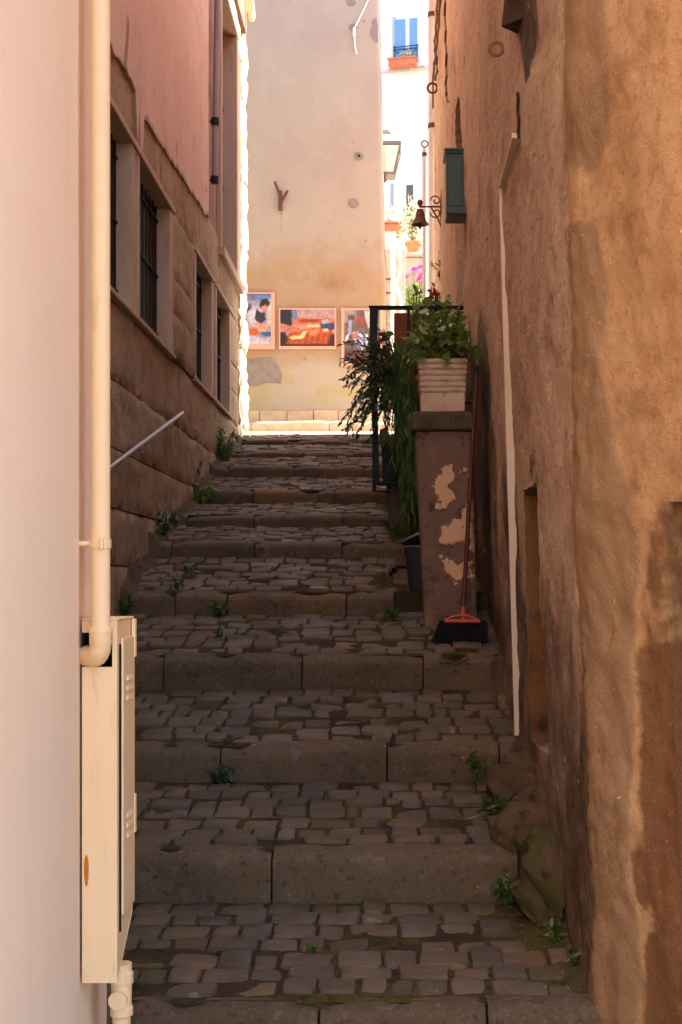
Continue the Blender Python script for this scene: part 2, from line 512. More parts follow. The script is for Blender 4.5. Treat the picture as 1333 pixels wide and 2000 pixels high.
M['print'] = material('printed_photograph', (1, 1, 1), rough=0.5, spec=0.4, tint='tint')
M['leaf'] = leaf_material('green_leaf', lin(70, 100, 36), lin(136, 156, 74))
M['leaf_dark'] = leaf_material('dark_leaf', lin(48, 64, 40), lin(112, 118, 90), 0.35)
M['leaf_trail'] = leaf_material('trailing_leaf', lin(56, 82, 38), lin(112, 132, 66))
M['leaf_bright'] = leaf_material('weed_leaf', lin(66, 104, 34), lin(128, 160, 62))
M['leaf_weed'] = leaf_material('low_weed_leaf', lin(50, 76, 28), lin(98, 118, 50))
M['leaf_silver'] = leaf_material('silver_leaf', lin(168, 170, 138), lin(214, 212, 184))
M['petal_pink'] = leaf_material('pink_petal', lin(226, 70, 160), lin(236, 130, 196))
M['petal_red'] = leaf_material('red_petal', lin(200, 30, 60), lin(224, 60, 80))
M['stem'] = material('plant_stem', lin(78, 82, 46), rough=0.7)

# ------------------------------------------------------------------ ground levels of the stepped path
SD = [3.85 + 0.95 * k for k in range(11)]
NOSE = [-1.206, -0.957, -0.698, -0.365, -0.060, 0.254, 0.478, 0.715, 0.985, 1.203, 1.414]
FOOT = [-1.36, -1.123, -0.835, -0.518, -0.173, 0.172, 0.404, 0.626, 0.90, 1.156, 1.370]
TOP_D, TOP_Z = 14.3, 1.575


def gz(x, D):
    if D < SD[0]:
        return lerp(-1.60, FOOT[0], sstep(0, 1, (D - 0.5) / (SD[0] - 0.5)))
    for k in range(11):
        if k == 10 or D < SD[k + 1]:
            d1 = TOP_D if k == 10 else SD[k + 1]
            z1 = TOP_Z if k == 10 else FOOT[k + 1]
            if D > d1:
                return TOP_Z + (D - d1) * 0.13
            if k == 4 and x > 0.03:
                return lerp(FOOT[4], FOOT[5] - 0.06, (D - SD[4]) / 0.95)
            return lerp(NOSE[k], z1, (D - SD[k]) / (d1 - SD[k]))


LWX = -1.515                      # face of the stone house
WHX = -0.755                       # face of the cream house


def XR(D, z):                     # face of the alley's right wall: leans in near, upright far
    b = interp(D, [6.7, 14.0], [0.585, 0.50])
    l = interp(D, [6.5, 13.5], [0.0285, 0.0])
    return b - l * (min(z, 4.0) + 1.2)


def left_edge(D):
    return WHX if D < 3.72 else LWX - 0.03


# lower ground and terrain
mb = MB()
mb.grid(lambda u, v: (lerp(-60, 60, u), lerp(-80, 3.86, v), -1.62 if v < 0.9 else gz(0, min(3.84, lerp(-80, 3.86, v))) - 0.03), 12, 120)
struct(mb.build('ground', M['dirt']))
mb = MB()
mb.grid(lambda u, v: (lerp(-40, 40, u), lerp(14.25, 120, v), TOP_Z - 0.006 + min(lerp(14.25, 120, v) - 14.25, 2.6) * 0.128 + max(0, lerp(14.25, 120, v) - 16.85) * 0.03), 20, 400)
struct(mb.build('upper_street', M['street']))

# ------------------------------------------------------------------ stepped path
path_bed = MB()
for k in range(11):
    d0, d1 = SD[k] + 0.06, (SD[k + 1] + 0.06 if k < 10 else TOP_D + 0.1)
    path_bed.grid(lambda u, v: (lerp(-1.62 if d0 > 3.9 else -1.62, 0.66, u), lerp(d0, d1, v),
                                gz(lerp(-1.62, 0.66, u), min(lerp(d0, d1, v), (SD[k + 1] - 1e-4) if k < 10 else TOP_D)) - 0.009
                                + 0.006 * fn(lerp(-1.6, 0.66, u), lerp(d0, d1, v), 0, 9)), 40, 18)
for k in range(11):
    path_bed.grid(lambda u, v: (lerp(-1.62, 0.66, u), SD[k] + 0.072, lerp(FOOT[k] - 0.2, gz(-0.5, SD[k] + 0.072) - 0.004, v)), 4, 2)
path_bed.box(-1.7, 0.9, 3.9, 14.3, -2.2, -1.75)
stepped_path = struct(path_bed.build('stepped_path', M['bed'], smooth=180))

# kerb stones: px of joints across each riser
JOINTS = {0: [-0.75, -0.2, 0.28], 1: [-1.3, -0.415, 0.44], 2: [-1.25, -0.716, -0.007, 0.47], 3: [-1.5, -1.115, -0.43, 0.17, 0.56],
          4: [-1.48, -1.205, -0.915, -0.24, 0.02], 5: [-1.38, -0.854, -0.3, 0.13], 6: [-1.42, -0.95, -0.32, 0.06], 7: [-1.44, -1.05, -0.55, -0.42, 0.05],
          8: [-1.35, -0.8, -0.21, 0.02], 9: [-1.4, -0.78, -0.32, 0.1], 10: [-1.45, -1.0, -0.36, 0.15]}
XEND = {0: 0.66, 1: 0.46, 2: 0.6, 3: 0.6, 4: 0.03, 5: 0.16, 6: 0.12, 7: 0.1, 8: 0.1, 9: 0.62, 10: 0.62}
TAN = {(4, 0), (4, 3), (7, 0), (7, 2), (9, 2)}


def kerb(name, x0, x1, y0, ztop, zbot, zback, depth, tan, parent, mat, rr=0.035, jag=0.006):
    g = 0.004
    x0 += g
    x1 -= g
    prof = [(0.004, zbot - 0.05), (0.0, (ztop + zbot) / 2), (0.0, ztop - rr)]
    for a in (30, 60, 90):
        t = math.radians(a)
        prof.append((rr - rr * math.cos(t), ztop - rr + rr * math.sin(t)))
    prof += [(depth * 0.6, lerp(ztop, zback, 0.6)), (depth, zback), (depth, zback - 0.09)]
    n = max(4, int((x1 - x0) / 0.07))
    sd = R.uniform(0, 50)
    dz, dy, tl = R.uniform(-jag, jag), R.uniform(-jag, jag) * 1.2, R.uniform(-jag, jag) * 1.3
    m = MB()
    vs, fs = [], []
    for i in range(n + 1):
        u = i / n
        x = lerp(x0, x1, u)
        chip = max(0, fn(x, sd, 0, 7, 3) - 0.28) * 0.07
        endr = chip + 0.012 * (sstep(0.05, 0, x - x0) + sstep(0.05, 0, x1 - x))
        for j, (py, pz) in enumerate(prof):
            w = 1 if 1 <= j <= 7 else 0
            vs.append((x + (0.004 * fn(x, pz, sd, 9) if 0 < i < n else 0), y0 + dy + py + w * (0.008 * fn(x, pz, sd, 5) + endr * (1 if j < 5 else 0.2)),
                       pz + dz + tl * (u - 0.5) * 2 + w * (0.007 * fn(x, py, sd + 9, 4) - endr * 0.8 * (1 if j > 2 else 0))))
    P = len(prof)
    for i in range(n):
        for j in range(P - 1):
            fs.append((i * P + j, (i + 1) * P + j, (i + 1) * P + j + 1, i * P + j + 1))
    fs.append(tuple(range(P)))
    fs.append(tuple(range(n * P + P - 1, n * P - 1, -1)))
    m.add(vs, fs)
    me = m.mesh(name)
    t = R.uniform(0.86, 1.08)
    c = (1.45 * t, 1.2 * t, 0.92 * t) if tan else (t, t * R.uniform(0.97, 1.0), t * R.uniform(0.93, 1.0))
    setcol(me, [c] * len(m.v))
    return link(name, me, mat, parent, smooth=50)


for k in range(11):
    xs = [left_edge(SD[k]) - 0.05] + [j for j in JOINTS[k] if left_edge(SD[k]) < j < XEND[k] - 0.02] + [XEND[k]]
    nxt = SD[k + 1] if k < 10 else TOP_D
    z1 = FOOT[k + 1] if k < 10 else TOP_Z
    zb = lerp(NOSE[k], z1, 0.10 / (nxt - SD[k]))
    for i in range(len(xs) - 1):
        kerb('kerb_stone', xs[i], xs[i + 1], SD[k], NOSE[k], FOOT[k], zb, 0.10, (k, i) in TAN, stepped_path, M['kerb'],
             rr=0.04 if k < 4 else 0.028)


# cobbles
def cobble_geo(cx, cy, w, d, h):
    n = 10
    ring = []
    rc = R.uniform(0.16, 0.3)
    jit = [(R.uniform(-0.06, 0.04) * w * (1 if c_ in (1, 2) else -1), R.uniform(-0.07, 0.05) * d * (1 if c_ > 1 else -1)) for c_ in range(4)]
    corners = [(-w / 2, -d / 2), (w / 2, -d / 2), (w / 2, d / 2), (-w / 2, d / 2)]
    corners = [(c[0] + j[0], c[1] + j[1]) for c, j in zip(corners, jit)]
    for i in range(4):
        p, c, q = Vector(corners[i - 1]), Vector(corners[i]), Vector(corners[(i + 1) % 4])
        ring.append(c + (p - c).normalized() * R.uniform(0.006, 0.022))
        if i % 2 == 0:
            ring.append(c + ((p - c).normalized() + (q - c).normalized()) * R.uniform(0.002, 0.006))
        ring.append(c + (q - c).normalized() * R.uniform(0.006, 0.022))
    n = len(ring)
    tx, ty = R.gauss(0, 0.04), R.gauss(0, 0.04)
    vs, fs = [], []
    for lvl, (sc, dz) in enumerate([(0, -0.035), (0, h - 0.010), (0.005, h - 0.003), (0.018, h)]):
        for p in ring:
            q_ = p - p.normalized() * sc * (1.3 if lvl == 3 else 1)
            x, y = cx + q_.x, cy + q_.y
            z = gz(min(x, 0.02) if cx < 0.03 else max(x, 0.04), y) + dz + (tx * p.x + ty * p.y if lvl else 0)
            vs.append((x, y, z))
    for l in range(3):
        for i in range(n):
            i2 = (i + 1) % n
            fs.append((l * n + i, l * n + i2, (l + 1) * n + i2, (l + 1) * n + i))
    fs.append(tuple(range(3 * n, 4 * n)))
    return vs, fs


def cobble_tint():
    t = R.uniform(0.62, 1.32)
    q = R.random()
    if q < 0.18:
        return (t * 1.15, t * 1.02, t * 0.88)
    if q < 0.5:
        return (t * 0.96, t * 0.97, t * 1.04)
    return (t, t * 0.98, t * 0.96)


cobs = []
for k in range(11):
    y0 = SD[k] + 0.103
    y1 = SD[k + 1] - 0.01 if k < 10 else TOP_D - 0.05
    rows = 7
    ys = [y0]
    ds = [R.uniform(0.75, 1.25) for _ in range(rows)]
    for d in ds:
        ys.append(ys[-1] + d / sum(ds) * (y1 - y0))
    for r in range(rows):
        x = left_edge(SD[k] + 0.2) - R.uniform(0, 0.12)
        yy = (ys[r] + ys[r + 1]) / 2
        xr = 0.63
        ph = R.uniform(0, 6)
        while x < xr:
            w = R.uniform(0.085, 0.185)
            if R.random() < 0.1:
                w *= 0.65
            cx = x + w / 2
            x += w
            wob = 0.018 * math.sin(cx * 2.3 + ph) + R.uniform(-0.009, 0.009)
            d = ys[r + 1] - ys[r]
            cy = min(max(yy + wob, y0 + d / 2), y1 - d / 2)
            if R.random() < 0.012:
                continue
            if 0.42 < cx and 4.3 < cy < 5.6:
                continue
            if cx > -0.02 and 9.0 < cy < 11.0:
                continue
            if k == 4 and 0.0 < cx < 0.06:
                continue
            cobs.append((cy, cobble_geo(cx, cy, w - R.uniform(0.002, 0.010), d - R.uniform(0.002, 0.010), R.gauss(0, 0.0055))))
cobs.sort(key=lambda c: c[0])
for cy, (vs_, fs_) in cobs[:300]:
    m = MB().add(vs_, fs_)
    me = m.mesh('cobble')
    setcol(me, [cobble_tint()] * len(vs_))
    link('cobble', me, M['cobble'], stepped_path, smooth=40)
m = MB()
cols = []
for cy, (vs_, fs_) in cobs[300:]:
    m.add(vs_, fs_)
    cols += [cobble_tint()] * len(vs_)
me = m.mesh('cobble_field')
setcol(me, cols)
stuff(link('cobble_field', me, M['cobble'], stepped_path, smooth=40))

# ------------------------------------------------------------------ cream house, near left
house_c = thing('cream_house', (WHX, 2.0, -1.6), 'smooth cream rendered house wall with a pipe and meter cabinet on it', 'house')
m = MB()
m.box(-6, WHX - 0.012, -3.0, 3.70, -1.75, 9.0)
m.build('wall', M['white_wall'], house_c, bevel=0.012)


def proud(u, v):
    y = lerp(-3.0, 3.36, u ** 0.6)
    z = lerp(-1.75, 9.0, v)
    x = WHX + 0.006 - 0.018 * sstep(3.26, 3.37, y) + 0.003 * fn(y, z, 1, 0.8)
    return (x, y, z)


MB().grid(proud, 60, 60).build('render_coat', M['white_wall'], house_c, smooth=180)

cab = thing('meter_cabinet', (WHX, 3.4, -0.99), 'tall cream metal utility cabinet with louvred door on the cream wall', 'cabinet')
CY0, CY1, CX1 = 3.36, 3.56, -0.673
zt, zb = at(0, 1212, CY0).z, at(0, 1920, CY0).z
zs = zt - 0.115
m = MB()
# front (towards the street) with a cut-out for the pipe, sides, sloping foot
m.box(WHX - 0.005, CX1, CY0, CY0 + 0.004, zb, zs)
m.box(WHX - 0.005, CX1, CY0, CY0 + 0.004, zt - 0.03, zt)
m.box(CX1 - 0.012, CX1, CY0, CY0 + 0.004, zs, zt - 0.03)
m.build('front_panel', M['cream_metal'], cab)
m = MB()
m.box(WHX - 0.005, CX1 + 0.002, CY0 + 0.001, CY1 + 0.01, zt + 0.0005, zt + 0.006)
m.build('lid', M['cream_metal'], cab, bevel=0.002)
m = MB()
X0 = WHX - 0.005
m.add([(X0, CY1, zb), (CX1, CY1, zb + 0.13), (CX1, CY1, zt), (X0, CY1, zt)], [(0, 1, 2, 3)])
m.add([(X0, CY0 + 0.004, zb), (CX1, CY0 + 0.004, zb), (CX1, CY1, zb + 0.13), (X0, CY1, zb + 0.13)], [(0, 1, 2, 3)])
m.add([(CX1 - 0.001, CY0 + 0.003, zb), (CX1 - 0.001, CY1, zb + 0.13), (CX1 - 0.001, CY1, zt), (CX1 - 0.001, CY0 + 0.003, zt)], [(0, 1, 2, 3)])
m.build('casing', M['cream_metal'], cab)
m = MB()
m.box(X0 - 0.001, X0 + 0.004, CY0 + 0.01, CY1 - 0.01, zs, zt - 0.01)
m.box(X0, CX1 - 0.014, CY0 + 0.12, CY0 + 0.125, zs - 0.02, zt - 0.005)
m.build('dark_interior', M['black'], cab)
dm = MB()
dy0, dy1 = CY0 + 0.035, CY1 - 0.012
dm.box(CX1 + 0.0015, CX1 + 0.009, dy0, dy1, zb + 0.16, zt - 0.045)
door = dm.build('door', M['cream_metal'], cab, bevel=0.003)
MB().box(CX1 + 0.0005, CX1 + 0.004, dy0 - 0.009, dy0 - 0.002, zb + 0.12, zt - 0.06).build('gap_strip', M['black'], cab)
for zz in (zt - 0.14, zt - 0.165, zt - 0.19, zb + 0.36, zb + 0.385, zb + 0.41):
    m = MB()
    ym = (dy0 + dy1) / 2
    m.add([(CX1 + 0.009, ym - 0.035, zz), (CX1 + 0.009, ym + 0.035, zz), (CX1 + 0.014, ym + 0.032, zz - 0.012), (CX1 + 0.014, ym - 0.032, zz - 0.012),
           (CX1 + 0.009, ym + 0.035, zz - 0.014), (CX1 + 0.009, ym - 0.035, zz - 0.014)], [(0, 3, 2, 1), (2, 3, 5, 4), (0, 5, 3), (1, 2, 4)])
    m.build('louvre', M['cream_metal'], door)
for zz in (zt - 0.10, zb + 0.34):
    MB().box(CX1 + 0.002, CX1 + 0.012, dy1 - 0.012, dy1 + 0.010, zz, zz + 0.1).build('hinge', M['cream_metal'], door, bevel=0.002)
m = MB()
m.lathe([(0.002, 0.0), (0.005, 0.02), (0.006, 0.05), (0.004, 0.07), (0.001, 0.078)], (WHX + 0.006, CY0 - 0.0005, zb + 0.24), 8, sy=0.2)
m.build('rust_stain', M['rust'], cab)

pipe = thing('drain_pipe', (-0.74, 3.5, zs), 'cream painted down pipe bending into the top of the meter cabinet', 'pipe')
PXc, PYc = at(197, 0, 3.33).x, 3.33
pr = 0.0232
zel = at(0, 1258, 3.33).z
m = MB()
m.tube([(PXc, PYc, 9.0), (PXc, PYc, 2.0), (PXc, PYc, zel + 0.03)], pr, 20)
m.build('pipe', M['cream_metal'], pipe, smooth=60)
m = MB()
pts = [(PXc, PYc, zel + 0.035), (PXc, PYc, zel)]
for a in range(0, 91, 15):
    t = math.radians(a)
    pts.append((PXc - 0.022 * (1 - math.cos(t)), PYc + 0.024 * (1 - math.cos(t)), zel - 0.032 * math.sin(t)))
pts.append((PXc - 0.045, PYc + 0.05, zel - 0.032))
m.tube(pts, [0.0275, 0.0275] + [0.026] * 7 + [0.027], 20)
m.build('elbow', M['cream_metal'], pipe, smooth=60)
m = MB()
m.tube([(PXc, PYc, zel + 0.028), (PXc, PYc, zel + 0.042)], 0.0295, 20)
m.build('collar', M['cream_metal'], pipe, smooth=60)
zc = at(0, 1062, 3.33).z
m = MB()
m.tube([(PXc, PYc, zc - 0.011), (PXc, PYc, zc + 0.011)], 0.0262, 20)
m.tube([(WHX - 0.02, PYc, zc), (PXc - 0.02, PYc, zc)], 0.007, 8)
m.box(PXc + 0.005, PXc + 0.013, PYc - 0.033, PYc - 0.022, zc - 0.014, zc + 0.014)
m.build('clamp', M['cream_metal'], pipe, smooth=50)

pipe2 = thing('drain_pipe', (-0.69, 3.5, -1.45), 'cream pipe with a round inspection cap rising under the meter cabinet', 'pipe')
c2 = at(238, 1890, 3.47)
m = MB()
m.lathe([(0.023, -0.50), (0.023, -0.125), (0.029, -0.12), (0.029, -0.10), (0.0255, -0.098), (0.0265, -0.04), (0.030, -0.038), (0.030, -0.012), (0.026, -0.008), (0.026, 0.012)], (c2.x, c2.y, c2.z), 20)
m.build('pipe', M['cream_metal'], pipe2, smooth=40)
m = MB()
m.tube([(c2.x - 0.004, c2.y - 0.02, c2.z - 0.075), (c2.x - 0.004, c2.y - 0.036, c2.z - 0.075)], 0.0235, 18)
m.build('inspection_cap', M['cream_metal'], pipe2, smooth=40)

# ------------------------------------------------------------------ stone house, left
sh = thing('stone_house', (LWX, 10.5, 0.5), 'old house with pink plaster above a base of big brown stone blocks', 'house')
H1 = 9.5
m = MB()
m.box(-8, LWX - 0.13, 3.77, 14.45, -1.7, H1)
m.build('wall', M['brown_render'], sh)


def block(y0, y1, z0, z1, parent, mat, proud_=0.0, name='stone_block', rnd=0.014, rough=0.012, xback=None):
    ny = max(4, int((y1 - y0) / 0.045))
    nz = max(4, int((z1 - z0) / 0.045))
    sd = R.uniform(0, 90)
    px = proud_ + R.uniform(-0.008, 0.008)

    def f(u, v):
        y, z = lerp(y0 + 0.003, y1 - 0.003, u), lerp(z0 + 0.003, z1 - 0.003, v)
        e = min(y - y0, y1 - y, z - z0, z1 - z)
        dd = rnd * (1 - min(1, max(e - 0.003, 0) / 0.022)) ** 2
        if e < 0.004:
            return (LWX - 0.10, y, z)
        return (LWX + px - dd + rough * (fn(y, z, sd, 3.2, 4) + 0.6 * fn(y, z, sd, 15, 3)), y, z)
    us = [0, 0.003] + [i / ny for i in range(1, ny)] + [0.997, 1]
    vs_ = [0, 0.006] + [i / nz for i in range(1, nz)] + [0.994, 1]
    m = MB()
    n2 = len(vs_)
    m.v = [f(u, v) for u in us for v in vs_]
    m.f = [(i * n2 + j, (i + 1) * n2 + j, (i + 1) * n2 + j + 1, i * n2 + j + 1) for i in range(len(us) - 1) for j in range(n2 - 1)]
    return m.build(name, mat, parent, smooth=70)


def course(z0, z1, ya, yb, mat=None, lmin=0.75, lmax=1.25, **kw):
    y = ya
    while y < yb - 0.02:
        w = R.uniform(lmin, lmax)
        if yb - (y + w) < lmin * 0.6:
            w = yb - y
        block(y, min(y + w, yb), z0, z1, sh, mat or M['stone'], **kw)
        y += w


YQ = 13.75          # from here on the pale corner stones
course(-0.75, -0.28, 6.3, 8.9, lmin=0.9, lmax=1.4)
course(-0.28, 0.10, 6.3, 9.9, lmin=0.9, lmax=1.4)
course(0.10, 0.42, 6.3, 10.8, lmin=0.8, lmax=1.4)
course(0.42, 0.75, 6.3, 12.0, lmin=0.8, lmax=1.4)
course(0.75, 1.13, 6.3, YQ)
course(1.13, 1.58, 6.3, YQ, lmin=1.1, lmax=1.9)
WIN = [(6.98, 7.93), (8.18, 9.32), (10.58, 11.50), (11.84, 12.80)]
W0, W1 = 1.60, 2.575
for ya, yb in ((6.3, 6.90), (9.47, 10.50), (12.92, YQ)):
    for z0, z1 in ((1.58, 1.90), (1.90, 2.16), (2.16, 2.63)):
        block(ya, yb, z0, z1, sh, M['stone'], proud_=0.012 if yb < 12 else 0.0)
block(11.64, 11.76, 1.58, 2.63, sh, M['stone'])
course(2.63, 3.10, 6.3, 12.1, proud_=0.0, lmin=1.0, lmax=1.7, rough=0.009, rnd=0.012)
course(2.63, 2.98, 12.1, YQ, lmin=0.8, lmax=1.2)
z = 0.9
i = 0
while z < 7.4:
    h = R.uniform(0.28, 0.42)
    y0 = YQ + (0.0 if i % 2 else 0.14) if z > 3.0 else YQ
    block(y0, 14.46 + R.uniform(-0.015, 0.02), z, z + h, sh, M['quoin'], proud_=0.006, name='quoin', rnd=0.014, rough=0.03)
    if y0 > YQ:
        block(YQ, y0, z, z + h, sh, M['quoin'], proud_=-0.004, name='quoin', rnd=0.02)
    z += h
    i += 1
# end face of the house on the upper street
m = MB()
m.grid(lambda u, v: (lerp(-8, LWX - 0.01, u), 14.47, lerp(1.2, H1, v)), 4, 4)
m.build('end_wall', M['quoin'], sh)

# pink plaster with a ragged lower edge
PY0, PY1 = 6.6, 11.32


def plow(y):
    base = interp(y, [6.6, 7.3, 7.9, 8.06, 8.10, 8.28, 8.32, 8.6, 9.4, 10.3, 11.3], [2.86, 2.90, 2.95, 2.92, 2.62, 2.60, 2.86, 2.88, 2.93, 2.98, 3.05])
    return base + 0.03 * fn(y, 3, 0, 5, 4)


def pf(u, v):
    y = lerp(PY0, PY1, u)
    z = lerp(plow(y), H1, v ** 1.5)
    x = LWX + 0.012 + 0.005 * fn(y, z, 4, 1.3)
    if v == 0:
        x = LWX - 0.02
    return (x, y, z)


m = MB()
us = [i / 150 for i in range(151)]
vsv = [0, 0.0001] + [i / 60 for i in range(1, 61)]
m.v = [pf(u, v) for u in us for v in vsv]
n2 = len(vsv)
m.f = [(a * n2 + b, (a + 1) * n2 + b, (a + 1) * n2 + b + 1, a * n2 + b + 1) for a in range(150) for b in range(n2 - 1)]
n0 = len(m.v)
m.add([(LWX + 0.018, PY1, 3.05), (LWX - 0.12, PY1, 3.05), (LWX - 0.12, PY1, H1), (LWX + 0.018, PY1, H1)], [(0, 1, 2, 3)])
me = m.mesh('plaster_coat')
wear_tone = []
for p in m.v:
    px, py = topx(p)
    s = max(0, 1 - abs(px - 247 - 4 * math.sin(py * 0.03)) / 9) * sstep(0, 40, py) * sstep(170, 120, py)
    s = max(s, 0.9 * max(0, 1 - abs(px - 273) / 5) * sstep(150, 250, py))
    s = max(s, 0.7 * sstep(0.09, 0.0, p[2] - plow(p[1])))
    wear_tone.append((0, 0, s * 0.9))
setcol(me, wear_tone, 'wear_tone')
link('plaster_coat', me, M['pink_plaster'], sh, smooth=40)
m = MB()
m.grid(lambda u, v: (LWX - 0.02 + 0.012 * fn(lerp(11.3, 12.2, u), lerp(2.95, H1, v), 7, 3), lerp(11.31, 12.16, u), lerp(2.95, H1, v)), 20, 90)
m.build('exposed_render', M['brown_render'], sh, smooth=180)

# small barred windows
for wi, (ya, yb) in enumerate(WIN):
    w = MB().box(LWX - 0.128, LWX - 0.085, ya - 0.02, yb + 0.02, W0 - 0.02, W1 + 0.02).build('window', M['shutter'], sh)
    nx = 0.013
    fw = 0.10 if wi in (0, 1) else 0.09
    MB().box(LWX - 0.12, LWX + nx, yb, yb + fw + (0.02 if wi == 0 else 0.04), W0 - 0.004, W1).build('jamb', M['travertine'], w, bevel=0.006)
    MB().box(LWX - 0.12, LWX + nx + 0.002, ya - 0.08, ya, W0 - 0.004, W1).build('jamb', M['travertine'], w, bevel=0.006)
    MB().box(LWX - 0.12, LWX + 0.026, ya - 0.09, yb + fw + 0.05, W1, W1 + 0.045).build('lintel', M['travertine'], w, bevel=0.006)
    MB().box(LWX - 0.12, LWX + 0.03, ya - 0.10, yb + fw + 0.05, W0 - 0.035, W0 - 0.004).build('sill', M['travertine'], w, bevel=0.006)
    nb = 9
    for b in range(nb):
        y = lerp(ya, yb, (b + 0.5) / nb)
        MB().tube([(LWX - 0.074, y, W0 - 0.01), (LWX - 0.074, y, W1 + 0.01)], 0.0055, 6).build('bar', M['iron'], w)
    for zz in (W0 + 0.10, W0 + 0.5, W1 - 0.10):
        MB().box(LWX - 0.082, LWX - 0.068, ya - 0.01, yb + 0.01, zz, zz + 0.014).build('bar', M['iron'], w)

# tall framed window near the corner
TW0, TW1, TZ0, TZ1 = 12.2, 13.25, 3.02, 5.35
tw = MB().box(LWX - 0.128, LWX - 0.118, TW0 - 0.05, TW1 + 0.05, TZ0, TZ1).build('tall_window', M['shutter'], sh)
m = MB().box(LWX - 0.12, LWX + 0.035, TW1, TW1 + 0.14, TZ0, TZ1)
m.build('jamb', M['travertine'], tw, bevel=0.012, segs=3)
MB().box(LWX - 0.12, LWX + 0.012, TW1 + 0.14, YQ + 0.02, TZ0, TZ1 + 0.3).build('outer_moulding', M['travertine'], tw, bevel=0.02, segs=3)
MB().box(LWX - 0.12, LWX + 0.02, TW0 - 0.06, TW0, TZ0, TZ1).build('jamb', M['travertine'], tw, bevel=0.01)
MB().box(LWX - 0.12, LWX + 0.04, TW0 - 0.06, TW1 + 0.14, TZ1, TZ1 + 0.14).build('lintel', M['travertine'], tw, bevel=0.012, segs=3)
MB().box(LWX - 0.12, LWX + 0.02, TW0 - 0.1, TW1 + 0.14, TZ1 + 0.14, TZ1 + 0.3).build('outer_moulding', M['travertine'], tw, bevel=0.02, segs=3)
MB().box(LWX - 0.12, LWX + 0.05, TW0 - 0.1, YQ, TZ0 - 0.09, TZ0).build('sill', M['travertine'], tw, bevel=0.012)
for a in (0.35, 0.68):
    MB().box(LWX - 0.118, LWX - 0.10, TW0, TW1, lerp(TZ0, TZ1, a), lerp(TZ0, TZ1, a) + 0.04).build('shutter_rail', M['shutter'], tw)
m = MB()
m.box(LWX - 0.02, LWX + 0.05, TW0 - 0.1, YQ + 0.2, TZ1 + 0.3, H1)
m.build('upper_render', M['brown_render'], sh)
# stone corbel at the corner
cb = MB()
prof = [(0.0, 6.05), (0.03, 5.98), (0.075, 5.97), (0.095, 6.02), (0.085, 6.15), (0.05, 6.35), (0.045, 6.9), (0.0, 6.9)]
vs_ = [(LWX + 0.0 + a, 14.22, z) for a, z in prof] + [(LWX + 0.0 + a, 14.44, z) for a, z in prof]
n = len(prof)
cb.add(vs_, [tuple(range(n)), tuple(range(2 * n - 1, n - 1, -1))] + [(i, i + n, (i + 1) % n + n, (i + 1) % n) for i in range(n)])
cb.build('corbel', M['moss_patch'], sh, bevel=0.01)

# handrail
h0, h1 = at(214, 914.5, 7.15), at(357, 805, 9.6)
hx = LWX + 0.06
h0 = Vector((hx, 7.25, 0.632)); h1 = Vector((hx, (hx) * FPX / (357 - VX), 0))
h1.z = (VY - 806) * h1.y / FPX
h0.y = hx * FPX / (205 - VX)
h0.z = (VY - 921) * h0.y / FPX
hr = thing('handrail', (LWX, 8.5, 0.2), 'thin grey metal handrail sloping up along the brown stone base', 'handrail')
MB().tube([h0, h1], 0.0135, 12).build('rail', M['rail_metal'], hr, smooth=60)
for t in (0.06, 0.45, 0.86):
    p = h0.lerp(h1, t)
    MB().tube([(LWX - 0.05, p.y, p.z - 0.05), (p.x - 0.005, p.y, p.z - 0.05), (p.x, p.y, p.z - 0.005)], 0.006, 8).build('bracket', M['rail_metal'], hr, smooth=60)

# grey pipe on the stone house
gp = thing('down_pipe', (LWX, 11.7, 3.4), 'thin grey pipe ending high on the brown strip beside the pink plaster', 'pipe')
MB().tube([(LWX + 0.03, 11.95, 8.4), (LWX + 0.03, 11.82, 5.6), (LWX + 0.03, 11.62, 4.05), (LWX + 0.03, 11.56, 3.42)], 0.026, 12).build('pipe', M['grey_pipe'], gp, smooth=60)
for yy, zz in ((11.60, 3.95), (11.56, 3.44)):
    MB().tube([(LWX + 0.03, yy, zz - 0.03), (LWX + 0.03, yy, zz + 0.03)], 0.034, 12).build('clamp', M['iron'], gp, smooth=60)
    MB().tube([(LWX - 0.03, yy, zz), (LWX + 0.02, yy, zz)], 0.01, 8).build('clamp_pin', M['iron'], gp)

# ------------------------------------------------------------------ right house: leaning alley wall and splayed near face
rh = thing('ochre_house', (0.6, 8.0, 0.0), 'house with stained ochre plaster wall along the right of the steps', 'house')
TH = math.radians(35)
CD = 3.88


def plan(u):                      # u<0 splayed face, u>0 along the alley; returns base x, D, normal
    rr = 0.05
    a = Vector((0.585, CD)) + Vector((math.sin(TH), -math.cos(TH))) * max(0, -u)
    if u <= -rr:
        return a.x, a.y, (-math.cos(TH), -math.sin(TH))
    if u >= rr:
        return None, CD + u, (-1, 0)
    p0 = Vector((0.585, CD)) + Vector((math.sin(TH), -math.cos(TH))) * rr
    p1 = Vector((0.585, CD))
    p2 = Vector((0.585, CD + rr))
    t = (u + rr) / (2 * rr)
    q = p0 * (1 - t) ** 2 + p1 * 2 * t * (1 - t) + p2 * t * t
    ang = TH * (1 - t)
    return q.x, q.y, (-math.cos(ang), -math.sin(ang))


RU0, RU1 = 4.90 - CD, 5.36 - CD            # niche
RZ0, RZ1 = -0.62, 0.37
AU0, AU1 = 9.05 - CD, 10.15 - CD           # doorway on the landing
AZ1 = 2.55
DU0, DU1 = -1.2, -0.343                    # dark door on the splayed face
DZ1 = 0.215


